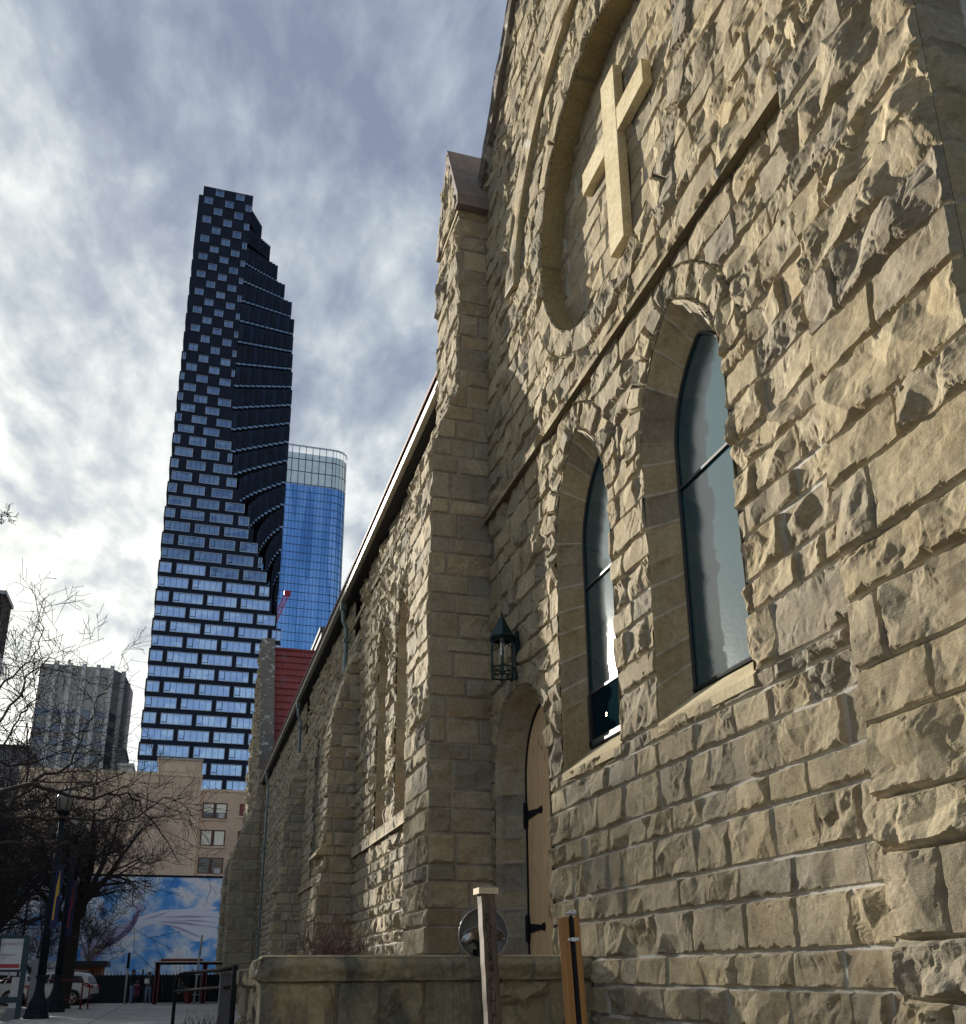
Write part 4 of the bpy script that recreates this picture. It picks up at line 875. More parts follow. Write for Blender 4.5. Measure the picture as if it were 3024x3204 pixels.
# ------------------------------------------------------------------ black palisade fence
simple('fence_panel', (.022, .030, .038), .7, .2, .25, 3, 0)
def fence():
    Y = 62.2; t = thing('palisade_fence', 'black steel palisade fence with upright pales in front of the mural wall', 'fence')
    m = MB(); x = -14.
    while x < 7.6: m.box((x, Y, .12), (x+.10, Y+.02, 1.72)); m.tube([(x+.05, Y+.01, 1.7), (x+.05, Y+.01, 1.93)], [.02, .008], 4); x += .19
    m.box((-14, Y+.02, 1.62), (7.6, Y+.06, 1.69)); m.box((-14, Y+.02, .25), (7.6, Y+.06, .32)); m.build('pales', 'fence_panel', t)
    MB().box((-14, Y+.10, .18), (7.6, Y+.13, 1.62)).build('screen', 'fence_panel', t)
    x = -13.
    for i in range(8): q = MB(); q.box((x, Y-.03, -.05), (x+.09, Y+.06, 2.0)); q.build('post', 'black_iron', t); x += 2.75
    MB().box((-14, Y-.1, -.16), (7.6, Y+.25, .1)).build('plinth', 'kerb_concrete', t)
fence()
# ------------------------------------------------------------------ mural
def mural():
    n = NT('mural_sky', (.1, .3, .7), .8); p = n.pos((1, 1, 1.5)); f = n.noise(p, .20, 7, .62, .9); f2 = n.noise(p, .7, 6, .6, .5)
    s = n.math('ADD', n.math('MULTIPLY', f, .72), n.math('MULTIPLY', f2, .28))
    n.base(n.ramp(s, [(.36, (.04, .25, .78)), (.44, (.14, .44, .92)), (.485, (.50, .68, .95)), (.54, (.92, .94, .98)), (.63, (.62, .58, .68))]))
    for nm, c, c2 in (('mural_white', (.78, .82, .95), (.92, .93, .97)), ('mural_lilac', (.36, .33, .52), (.62, .60, .80)), ('mural_plum', (.12, .08, .17), (.27, .22, .36)), ('mural_ochre', (.50, .42, .22), (.60, .52, .30))):
        q = NT(nm, c, .8); w = q.noise(q.pos((.6, 1, 5)), 1.6, 5, .6, .8); q.base(q.ramp(w, [(.35, c), (.65, c2)]))
    Y = 75.; xl = float(ony(150, 2740, Y)[0]); t = thing('mural_wall', 'long wall painted with a blue cloudy sky and a big flying bird', 'wall')
    m = MB(); m.box((-12.0, Y, -.1), (9, Y+1.0, 8.38)); m.build('wall', 'mural_sky', t)
    m = MB(); m.box((-12.05, Y-.03, 8.382), (9, Y+1.05, 8.52)); m.build('coping', 'black_iron', t)
    def art(name, pts, org, k, dy, mat):
        P = [tuple(ony(org[0]+x*k, org[1]+y*k, Y-dy)) for x, y in pts]; b = MB(); b.add([(a, Y-dy, c) for a, _, c in P], [tuple(range(len(P)))]); 
        return b.build(name, mat, t)
    o3 = (350, 2800); k3 = 450/1876; o1 = (0, 2300); k1 = 1000/1876
    art('painted_wing', [(245, 500), (300, 400), (340, 290), (460, 250), (560, 235), (650, 200), (900, 190), (1100, 170), (1300, 150), (1375, 160), (1345, 195), (1200, 215), (1425, 220), (1430, 285), (1380, 300), (1425, 360), (1400, 400), (1330, 430), (1390, 465), (1335, 525), (1270, 570), (1190, 612), (1080, 610), (980, 560), (880, 490), (750, 410), (620, 385), (540, 380), (400, 430)], o3, k3, .012, 'mural_white')
    for i, pl_ in enumerate([[(560, 300), (1000, 270), (1420, 290), (1000, 300)], [(600, 345), (900, 350), (1390, 430), (1000, 395), (750, 375)], [(620, 370), (880, 420), (1180, 560), (1100, 545), (850, 445)], [(400, 330), (600, 260), (760, 215), (600, 290)], [(700, 330), (1100, 330), (1400, 365), (1050, 350)]]): art('painted_feathers', pl_, o3, k3, .016, 'mural_lilac')
    art('painted_bird', [(860, 1018), (835, 1000), (812, 985), (795, 1000), (792, 1050), (770, 1080), (700, 1115), (610, 1150), (540, 1180), (480, 1235), (470, 1300), (520, 1335), (575, 1310), (600, 1262), (700, 1212), (765, 1160), (800, 1105), (825, 1045)], o1, k1, .014, 'mural_lilac')
    art('painted_shade', [(835, 1020), (820, 1045), (800, 1100), (765, 1155), (700, 1205), (600, 1262), (575, 1310), (520, 1335), (490, 1300), (560, 1240), (680, 1190), (760, 1120), (800, 1040)], o1, k1, .018, 'mural_plum')
    art('painted_feet', [(540, 1265), (590, 1250), (612, 1225), (600, 1210), (618, 1225), (600, 1265), (560, 1272)], o1, k1, .022, 'mural_ochre')
mural()
# ------------------------------------------------------------------ beige brick building
def brickmat():
    n = NT('beige_brick', (.42, .30, .21), .85); p = n.pos(); br = n.new('ShaderNodeTexBrick'); mp = n.new('ShaderNodeMapping'); mp.inputs['Rotation'].default_value = (R(90), 0, 0); n.link(p, mp.inputs[0]); n.link(mp.outputs[0], br.inputs[0])
    br.inputs['Scale'].default_value = 1; br.inputs['Brick Width'].default_value = .5; br.inputs['Row Height'].default_value = .16; br.inputs['Mortar Size'].default_value = .015
    br.inputs['Color1'].default_value = (.70, .54, .37, 1); br.inputs['Color2'].default_value = (.62, .47, .32, 1); br.inputs['Mortar'].default_value = (.64, .53, .40, 1)
    f = n.noise(n.pos((1, 1, .35)), .35, 6, .7, .4); c = n.mix(1., br.outputs[0], n.ramp(f, [(.35, (.78, .76, .74)), (.65, (1.06, 1.05, 1.04))]), 'MULTIPLY'); n.base(c)
brickmat(); simple('brown_frame', (.10, .045, .03), .6, 0, .2, 3, 0); simple('pale_blind', (.85, .83, .66), .7, 0, .12, .8, 0); simple('dark_glass', (.03, .035, .04), .12, 0, .2, 1, 0, 1.); simple('ac_unit', (.5, .5, .48), .6, 0, .1, 3, 0); simple('buff_stone', (.66, .53, .38), .8, 0, .1, 1, 0)
def building_b():
    Y = 90.; t = thing('brick_building', 'beige brick building with a blank side wall, paired windows and a roof block', 'building')
    w = MB(); w.box((-14.5, Y, 0), (.55, Y+16, 18.55)); w.box((.55, Y+.6, 0), (12, Y+16, 17.4)); w.build('wall', 'beige_brick', t)
    MB().box((-14.6, Y-.06, 18.552), (.6, Y+16.1, 18.8)).box((.66, Y+.52, 17.402), (12, Y+16, 17.62)).build('parapet', 'buff_stone', t)
    MB().box((-3.3, Y+.3, 18.81), (.40, Y+6, 20.05)).build('roof_block', 'beige_brick', t); MB().box((-3.42, Y+.2, 20.052), (.52, Y+6.1, 20.25)).build('roof_block_coping', 'kerb_concrete', t)
    MB().box((-2.8, Y+.26, 19.0), (-.9, Y+.295, 19.75)).build('vent_panel', 'buff_stone', t)
    MB().box((-14.5, Y-.03, 17.5), (.55, Y-.001, 17.6)).build('band', 'buff_stone', t)
    k = 1000/1876; yy = Y+.6
    def win(x0, x1, z0, z1, blind, two=True, ac=True):
        e = bpy.data.objects.new('window', None); COL.objects.link(e); e.parent = t
        m = MB(); m.box((x0, yy-.02, z0), (x0+.10, yy+.1, z1)); m.box((x1-.10, yy-.02, z0), (x1, yy+.1, z1)); m.box((x0+.1, yy-.02, z1-.10), (x1-.1, yy+.1, z1)); m.box((x0+.1, yy-.02, z0), (x1-.1, yy+.1, z0+.10))
        if two: c = (x0+x1)/2; m.box((c-.14, yy-.025, z0+.1), (c+.14, yy+.1, z1-.1))
        zm = (z0+z1)/2; m.box((x0+.1, yy-.01, zm-.03), (x1-.1, yy+.08, zm+.03)); m.build('frame', 'brown_frame', e)
        m = MB(); m.box((x0+.1, yy-.004, z0+.1), (x1-.1, yy+.0, z1-.1)); m.build('pane', 'dark_glass', e)
        if blind: m = MB(); m.box((x0+.12, yy-.012, z0+.1+(z1-z0)*.32*(blind < 1)), (x1-.12, yy-.006, z1-.12)); m.build('blind', 'pale_blind', e)
        m = MB(); m.box((x0-.1, yy-.10, z0-.18), (x1+.1, yy+.05, z0-.002)); m.build('sill', 'buff_stone', e)
        if ac: m = MB(); m.box((x1-.75, yy-.35, z0+.02), (x1-.22, yy-.03, z0+.44)); m.box((x1-.68, yy-.36, z0+.1), (x1-.3, yy-.351, z0+.36)); m.build('air_conditioner', 'ac_unit', e)
    for i in range(7):
        z1 = 16.40-2.42*i
        if z1 < 3: break
        win(.82, 2.98, z1-1.42, z1, (.9, 1, 0)[i % 3], ac=i % 3 != 1); win(4.05, 4.62, z1-1.1, z1, 0, False, False); win(6.0, 8.2, z1-1.42, z1, 1, ac=False)
building_b()
# ------------------------------------------------------------------ dark twisting tower
def panelmat(name, c, rough=.35, met=.3, s=.35):
    n = NT(name, c, rough, met, .25); p = n.pos(); f = n.noise(p, .25, 3); n.base(n.ramp(f, [(.35, [x*(1-s) for x in c]), (.65, [x*(1+s) for x in c])])); return n
panelmat('navy_panel', (.005, .012, .032), .6, 0); panelmat('navy_panel_pale', (.010, .021, .050), .6, 0); panelmat('navy_recess', (.003, .004, .010), .7, 0)
simple('silver_frame', (.42, .46, .52), .4, .3, .1, 1, 0); simple('navy_mullion', (.02, .035, .07), .4, .2, .1, 1, 0)
def glassmat(name, cols, rough=.12, met=.85, sc=(.16, .16, .26), cell=2.0):
    n = NT(name, cols[0], rough, met, .5); v = n.new('ShaderNodeTexVoronoi'); v.inputs['Scale'].default_value = cell; n.link(n.pos(sc), v.inputs['Vector'])
    sp = n.new('ShaderNodeSeparateColor'); n.link(v.outputs['Color'], sp.inputs[0]); f = n.noise(n.pos(sc), 1.2, 4); k = len(cols)
    n.base(n.ramp(n.math('ADD', n.math('MULTIPLY', sp.outputs[0], .6), n.math('MULTIPLY', f, .4)), [(.15+.7*i/(k-1), cols[i]) for i in range(k)])); return n
glassmat('pale_blue_glass', [(.30, .42, .66), (.42, .56, .82), (.36, .48, .76), (.55, .68, .88), (.38, .50, .72)])
glassmat('upper_glass', [(.10, .16, .29), (.24, .33, .48), (.13, .20, .35)])
glassmat('strip_glass', [(.18, .26, .38), (.26, .35, .47)], .3, .6)
glassmat('cobalt_glass', [(.13, .30, .64), (.19, .38, .74), (.11, .26, .56), (.25, .45, .80), (.15, .33, .68)], .1, .9, (.2, .2, .02), 1.3)
glassmat('crown_glass', [(.70, .76, .76), (.85, .90, .86)], .2, .5)
def tower():
    Y0 = 240.; t = thing('twisting_tower', 'tall dark pixelated tower with a stepped twisting corner and bands of pale windows', 'skyscraper', (0, 0, 0))
    XL = -13.72; TOP = 221.6
    FL = []; z = 221.6
    while z > 12:      # floor tops
        h = 3.42 if z > 203.5 else (3.04 if z > 172 else (3.2 if z > 140 else (3.62 if z > 112 else 3.93))); FL.append((z-h, z)); z -= h
    xr_ = lambda z: float(np.interp(z, [60, 84, 88, 94, 100, 106, 114, 121, 127, 135, 146, 160, 176, 188, 200, 214, 228], [18, 17.9, 16.2, 14.6, 13.2, 11.0, 8.2, 5.4, 3.4, 1.6, .9, .75, .7, .75, .9, 1.3, 1.9]))
    SX = [(0, 17.9), (86, 16.9), (100, 17.2), (135, 17.3), (160, 17.3), (177, 16.6), (187.4, 16.5)]
    STEP = [(187.4, 193.4, 15.5), (193.4, 199.3, 13.1), (199.3, 205.7, 10.6), (205.7, 212.4, 7.95), (212.4, 219.2, 5.0), (219.2, 230, 1.95)]
    def xs_(z):
        for a, b, x in STEP:
            if a <= z < b: return x
        return float(np.interp(z, [q[0] for q in SX], [q[1] for q in SX]))
    body = MB()
    for i, (a, b) in enumerate(FL):
        m = (a+b)/2; dx = .35 if i % 2 else 0.; xl = XL+(.0 if i else 1.1)+dx*.8*(m < 200); body.box((xl, Y0+.0, a), (xr_(m), Y0+27, b-.002))
    body.build('core', 'navy_panel', t)
    # dark stepped side: columns of boxes that retreat behind the front, with ledges rising towards the right
    side = MB(); rec = MB(); led = MB(); K = 11; dY = 7.
    tilt = lambda z: float(np.interp(z, [60, 90, 110, 134, 160, 178, 195, 230], [20, 18, 15.5, 12.5, 9.5, 6, 3.8, 2.4]))
    zb = 219.2-6.05*3; bands = []
    bands = [228, 219.3, 212.5, 205.8, 199.4, 193.5, 187.5]; z = 181.4
    while z > 20: bands.append(z); z -= 6.1 if z > 140 else 6.9
    for k in range(K):
        s0, s1 = k/K, (k+1)/K
        for i in range(len(bands)-1):
            top, bot = bands[i]+tilt(bands[i])*(s0-.9), bands[i+1]+tilt(bands[i+1])*(s0-.9)
            if bot < 60: continue
            zm = (top+bot)/2; XR = xs_((bands[i]+bands[i+1])/2); xr = xr_(zm); w = XR-xr; top = min(top, 219.3)
            if w < .6: continue
            xa, xb = xr+w*s0-.05, xr+w*s1
            lim = 219.0 if XR > 2 else 0
            tt = min(top, next((b for a, b, x in STEP[::-1] if a <= zm < b), top+9)) if zm > 187 else top
            yf = Y0+dY*s0+.25*(k+1); 
            side.cur = (k+i) % 2
            side.box((xa, yf, bot+1.55), (xb, yf+16, top-.002)); rec.box((xa+.02, yf+1.4, bot+.0), (xb-.02, yf+16, bot+1.548))
            if zm < 206 and w > 3: led.box((xa+.12, yf+.25, bot+.86), (xb-.12, yf+1.35, bot+1.46))
    side.build('stepped_side', ['navy_panel', 'navy_panel_pale'], t); rec.build('side_recess', 'navy_recess', t); tag(led.build('side_glazing_strips', 'strip_glass', t), kind='stuff')
    # windows of the front
    wins = []
    for i, (a, b) in enumerate(FL):
        m = (a+b)/2; lo = float(np.interp(m, [100, 112, 165], [1, .62, 0])); pitch = 5.85+(8.30-5.85)*lo; ww = 2.3+(7.25-2.3)*float(np.interp(m, [98, 113, 165], [1, .74, 0])); hh = (b-a)*float(np.interp(m, [90, 130, 170], [.70, .70, .66]))
        off = -7.95 if i % 2 == 0 else -10.85; off = (-7.95, -10.85)[i % 2] if lo <= 0 else ((-7.95+lo*2.2, -10.85+lo*1.15)[i % 2])
        x = off-3*pitch; xr = xr_(m)
        while x < xr+pitch:
            x0, x1 = max(x-ww/2, XL+.35+(1.1 if i == 0 else 0)), min(x+ww/2, xr-.02)
            if x1-x0 > .75: wins.append((m, x0, x1, m-hh/2, m+hh/2, lo, x))
            x += pitch
    wins.sort(key=lambda q: q[0])
    def wmesh(mbf, q):
        m, x0, x1, z0, z1, lo, xc = q; y = Y0; f = .10+.06*(lo > .3)
        mbf.cur = 0; mbf.box((x0, y-.22, z0), (x1, y-.0, z0+f)); mbf.box((x0, y-.22, z1-f), (x1, y, z1)); mbf.box((x0, y-.22, z0+f), (x0+f, y, z1-f)); mbf.box((x1-f, y-.22, z0+f), (x1, y, z1-f))
        mbf.cur = 1; mbf.box((x0+f, y-.08, z0+f), (x1-f, y-.02, z1-f))
        mbf.cur = 2; n = max(2, int(round((x1-x0)/1.32)))
        for k in range(1, n): xx = x0+(x1-x0)*k/n; mbf.box((xx-.05, y-.14, z0+f), (xx+.05, y-.082, z1-f))
        if lo > .25 and xc-x0 > 3: xx = x0+(x1-x0)/n; mbf.box((x0+f, y-.15, z0+f+.35), (xx, y-.083, z0+f+.50)); mbf.box((xx-.12, y-.16, z0+f+.35), (xx+.06, y-.083, z1-f))
    for q in wins[:100]:
        b = MB(); wmesh(b, q); b.build('window', ['silver_frame', 'pale_blue_glass', 'navy_mullion'], t)
    b = MB()
    for q in wins[100:]: wmesh(b, q)
    o = b.build('upper_windows', ['silver_frame', 'upper_glass', 'navy_mullion'], t); o['kind'] = 'stuff'
tower()
# ------------------------------------------------------------------ blue glass tower, crane
def glass_tower():
    Y = 420.; t = thing('glass_tower', 'blue glass office tower with rounded corners and a pale crown behind the dark tower', 'skyscraper')
    xr, zt = 58.1, 244.; r = 7.; pts = [(10, Y+45), (10, Y)]+[(xr-r+r*math.sin(a), Y+r-r*math.cos(a)) for a in np.linspace(0, math.pi/2, 8)]+[(xr, Y+45)]
    def ring(z0, z1, grow=0): m = MB(); m.prism([(x, y, z0) for x, y in pts], (0, 0, z1-z0)); return m
    ring(0, 223.).build('glass_body', 'cobalt_glass', t); ring(223.05, 240).build('crown', 'crown_glass', t)
    P = [(x, y) for x, y in pts[1:]]
    L = MB(); fl = 3.95; z = 10.
    while z < 243:
        for i in range(len(P)-1):
            (xa, ya), (xb, yb) = P[i], P[i+1]; L.box((min(xa, xb)-.08, min(ya, yb)-.10, z), (max(xa, xb)+.08, max(ya, yb)+.08 if yb-ya < 20 else yb, z+(.22 if z < 223 else .35))) if (yb-ya) < .2 else L.prism([(xa, ya-.1, z), (xb+.1, yb-.1, z), (xb+.1, yb, z), (xa, ya, z)], (0, 0, .22))
        z += fl if z < 222 else 6.6
    x = 11.5
    while x < xr-r+.5: L.box((x, Y-.16, 0), (x+.13, Y-.01, 223)); x += 1.62
    x = 11.5
    while x < xr-r+.5: L.box((x, Y-.2, 223), (x+.3, Y-.01, 244)); x += 3.24
    for a in np.linspace(.15, math.pi/2, 6): xx, yy = xr-r+r*math.sin(a), Y+r-r*math.cos(a); L.box((xx-.06, yy-.12, 0), (xx+.1, yy+.05, 244))
    L.build('mullions', 'navy_mullion', t)
    c = MB()
    for i in range(len(P)-1):
        (xa, ya), (xb, yb) = P[i], P[i+1]; c.prism([(xa, ya-.3, 243.3), (xb+.3, yb-.3, 243.3), (xb+.3, yb+.3, 243.3), (xa, ya+.3, 243.3)], (0, 0, .8))
    c.build('crown_rail', 'silver_frame', t)
glass_tower()
simple('crane_red', (.50, .03, .04), .5, 0, .1, 1, 0)
def crane():
    Y = 300.; t = thing('tower_crane', 'red lattice crane jib between the dark tower and the blue tower', 'crane')
    a = ony(868, 1925, Y); b = ony(900, 1857, Y); m = MB(); a = np.array(a); b = np.array(b); d = (b-a)/10; nrm = np.array([-d[2], 0, d[0]]); nrm = nrm/np.linalg.norm(nrm)*.7
    a = a-d*22; n = 32
    for i in range(n):
        p, q = a+d*i, a+d*(i+1); m.tube([p+nrm, q+nrm], .14, 4); m.tube([p-nrm, q-nrm], .14, 4); m.tube([p+nrm, q-nrm], .09, 4); m.tube([p-nrm, q+nrm], .09, 4)
    m.build('jib', 'crane_red', t); m = MB(); e = a+d*n; m.box(tuple(e-np.array([1.1, .6, .7])), tuple(e+np.array([1.0, .6, .8]))); m.build('jib_head', 'crane_red', t)
    m = MB(); m.box((a[0]-1, Y-1, 0), (a[0]+1, Y+1, a[2])); m.build('mast', 'crane_red', t)
crane()
# ------------------------------------------------------------------ grey office tower with pale ribs and its neighbours
simple('grey_concrete', (.46, .43, .40), .85, 0, .12, .08, 0); simple('rib_concrete', (.62, .60, .57), .85, 0, .1, .1, 0); simple('bronze_glass', (.19, .21, .26), .2, .3, .25, .1, 0); simple('bronze_band', (.34, .31, .28), .7, 0, .15, .1, 0)
def grey_tower():
    Y = 250.; t = thing('ribbed_tower', 'grey concrete office tower with tall pale ribs and dark window bands', 'office tower')
    x0, x1 = -39.1, -22.6; xe = -19.6; zt = 76.; poly = [(x0-4, Y+22), (x0, Y), (x1, Y), (xe, Y+5), (xe+1.2, Y+22)]
    MB().prism([(x, y, 0) for x, y in poly], (0, 0, zt-.8)).build('body', 'grey_concrete', t)
    g = MB(); b = MB(); z = 64.
    while z > 3:
        for (xa, ya), (xb, yb) in (((x0, Y), (x1, Y)), ((x1, Y), (xe, Y+5))):
            g.prism([(xa, ya-.12, z-2.1), (xb, yb-.12, z-2.1), (xb, yb+.1, z-2.1), (xa, ya+.1, z-2.1)], (0, 0, 2.1)); b.prism([(xa, ya-.25, z-3.6), (xb, yb-.25, z-3.6), (xb, yb+.1, z-3.6), (xa, ya+.1, z-3.6)], (0, 0, 1.48))
        z -= 3.62
    g.build('window_bands', 'bronze_glass', t); b.build('spandrels', 'bronze_band', t)
    n = 5
    for k in range(n):
        x = x0+3.7+(x1-x0-4.4)*k/(n-1)*1.07-.0
        m = MB(); m.box((x-.5, Y-.75, 0), (x+.5, Y-.02, zt-.3)); m.build('rib', 'rib_concrete', t)
    for k in range(2): m = MB(); m.box((xe-.9+k*.9, Y+3.4+k*7, 0), (xe+.1+k*.9, Y+5.0+k*7, zt-.4-k)); m.build('rib', 'rib_concrete', t)
    m = MB(); m.tube([(-29, Y+4, zt), (-29, Y+4, zt+3.5)], .06, 4); m.tube([(-33.2, Y+4, zt), (-33.2, Y+4, zt+1.8)], .3, 4); m.build('antenna', 'dull_steel', t)
grey_tower()
def block(name, label, u0, v0, u1, Y, d, mat, cat='building', z0=0, rows=None, gm='bronze_glass', fh=3.4):
    a = ony(u0, v0, Y); b = ony(u1, v0, Y); t = thing(name, label, cat); MB().box((a[0], Y, z0), (b[0], Y+d, a[2])).build('wall', mat, t)
    MB().box((a[0]-.2, Y-.2, a[2]+.002), (b[0]+.2, Y+d, a[2]+.5)).build('parapet', mat, t)
    if rows:
        z = a[2]-1.6
        for r in range(rows):
            g = MB(); x = a[0]+.8
            while x < b[0]-1.6: g.box((x, Y-.06, z-1.9), (x+1.5, Y-.01, z)); x += 2.3
            if g.v: g.build('window_row', gm, t)
            z -= fh
            if z < 3: break
    return t
simple('slate_concrete', (.10, .10, .11), .85, 0, .15, .1, 0); simple('cream_stone', (.70, .67, .58), .8, 0, .15, .3, 0); simple('warm_window', (.8, .76, .52), .3, 0, .3, 1, 0); simple('hotel_brown', (.02, .012, .010), .85, 0, .2, .2, 0)
block('dark_block', 'low dark grey block left of the ribbed tower behind the bare tree', -160, 2330, 92, 170, 20, 'slate_concrete', rows=10)
block('narrow_block', 'narrow dark brown tower tucked right of the ribbed tower', 362, 2348, 392, 200, 12, 'slate_concrete', rows=8)
block('white_block', 'small pale roofed block between the narrow tower and the beige building', 372, 2398, 415, 150, 8, 'rib_concrete')
block('grey_annex', 'grey stepped building seen over the nave gutter beside the red roof', 1006, 1975, 1200, 110, 20, 'slate_concrete')
block('stone_hall', 'pale ornate low building with lit windows behind the tree at far left', -120, 2760, 170, 118, 14, 'cream_stone', rows=4, gm='warm_window', fh=2.7)
block('glass_offices', 'dark gridded office facade above the pale hall at far left', -200, 2560, 120, 150, 16, 'slate_concrete', rows=8, gm='bronze_glass')
def hotel():
    Y = 130.; a = ony(13, 1860, Y); t = thing('hotel_tower', 'dark brown hotel tower cut by the left edge with white letters', 'hotel'); X = a[0]
    Yf = next(y for y in np.arange(131, 190, .25) if CX+F0*np.dot(np.array([X, y, a[2]])-EYE, _r)/np.dot(np.array([X, y, a[2]])-EYE, _f) > 34)
    MB().box((X-14, Y, 0), (X, Yf, a[2])).build('wall', 'hotel_brown', t)
    MB().box((X-14.1, Y-.4, a[2]-5.0), (X+.02, Y-.01, a[2]-4.2)).box((X-14.1, Y-.2, a[2]+.01), (X+.3, Yf, a[2]+.5)).build('ledge', 'dull_steel', t)
    text('letters', 'HYATT', 3.4, 'white_paper', t, (X+.08, Y+(Yf-Y)*.12, a[2]-9.5), (R(90), 0, R(90)), .06)
hotel()
# ------------------------------------------------------------------ street lamps
simple('lamp_green', (.010, .018, .026), .7, 0, .25, 6, .001, .2); simple('lamp_glass', (.22, .21, .18), .4, 0, .1, 3, 0)
simple('banner_navy', (.015, .02, .10), .8, 0, .1, 2, 0); simple('banner_gold', (.60, .42, .07), .8, 0, .1, 2, 0); simple('banner_red', (.30, .03, .04), .8, 0, .1, 2, 0)
def street_lamp(u, v, H, label, s=1., bside=1, bz=(4.0, 6.6)):
    p = onz(u, v, .2); t = thing('street_lamp', label, 'street lamp', (p[0], p[1], .2), 0, 'heritage street lamps on the pavement')
    m = MB(); m.lathe([(.47*s, 0), (.47*s, .10), (.43*s, .14), (.43*s, .30), (.41*s, .33)], (0, 0, 0), 8, R(22)); m.lathe([(.36*s, .33), (.37*s, .36), (.36*s, .52), (.30*s, .60), (.28*s, .66)], (0, 0, 0), 16)
    m.lathe([(.25*s, .66), (.20*s, .85), (.165*s, 1.05), (.16*s, 1.32), (.20*s, 1.40), (.21*s, 1.46), (.15*s, 1.5)], (0, 0, 0), 16); m.build('base', 'lamp_green', t, smooth=False)
    m = MB(); m.tube([(0, 0, 1.45), (0, 0, H-1.1)], [.16*s, .115*s], 14); m.lathe([(.14*s, 2.9), (.16*s, 2.93), (.14*s, 2.98)], (0, 0, 0), 14); m.build('pole', 'lamp_green', t, smooth=True)
    z = H-1.1; m = MB(); m.lathe([(.10, z), (.20, z+.08), (.12, z+.16), (.16, z+.26), (.27, z+.36)], (0, 0, 0), 12)
    for k in range(6): a = k*math.pi/3; m.tube([(.25*math.cos(a), .25*math.sin(a), z+.36), (.31*math.cos(a), .31*math.sin(a), z+.85)], .015, 4)
    m.build('lantern_cage', 'lamp_green', t); m = MB(); m.lathe([(.24, z+.37), (.30, z+.85), (.30, z+.9), (.25, z+1.02), (.12, z+1.15), (.05, z+1.2)], (0, 0, 0), 12); m.build('lantern_globe', 'lamp_glass', t, smooth=True)
    m = MB(); m.lathe([(.05, z+1.2), (.06, z+1.25), (.02, z+1.36)], (0, 0, 0), 8); m.build('finial', 'lamp_green', t)
    m = MB(); m.box((.12, -.02, bz[0]), (.12+.62, .0, bz[1])); 
    for zz in (bz[0], bz[1]): m.tube([(0, -.01, zz), (.8, -.01, zz)], .02, 6)
    bn = m.build('banner', 'banner_navy', t); m = MB()
    m.prism([(.3, -.03, bz[0]+.3), (.46, -.03, bz[0]+.3), (.44, -.03, bz[0]+1.1), (.62, -.03, bz[0]+1.2), (.5, -.03, bz[0]+2.1), (.34, -.03, bz[0]+1.5)], (0, .008, 0)); m.build('banner_emblem', ('banner_gold', 'banner_red')[bside < 0], bn); bn.rotation_euler = (0, 0, R(-60))
    return t
LH = ony(240, 2562, onz(168, 3168)[1])[2]-.2; print('lamp', LH, onz(112, 3188), onz(168, 3168))
street_lamp(112, 3188, LH, 'nearer of two dark green street lamps with a stepped base and banner', .95, 1, (3.1, 5.4))
street_lamp(168, 3168, LH, 'farther dark green street lamp just right of the nearer one beside the tree trunk', .98, -1, (3.1, 5.4))
def gooseneck():
    p = onz(42, 3150); Y = p[1]; t = thing('lamp_post', 'thin dark post with a small hooked lamp head behind the notice board', 'lamp post', (p[0], p[1], 0)); h = ony(55, 2810, Y)[2]
    m = MB(); m.tube([(0, 0, 0), (0, 0, h-.3), (.06, 0, h-.1), (.22, 0, h), (.4, 0, h-.04)], [.06, .05, .05, .05, .05], 8); m.build('pole', 'black_iron', t, smooth=True); MB().lathe([(.12, -.1), (.12, 0), (.05, .1)], (.42, 0, h-.02), 10).build('lamp_head', 'black_iron', t)
gooseneck()
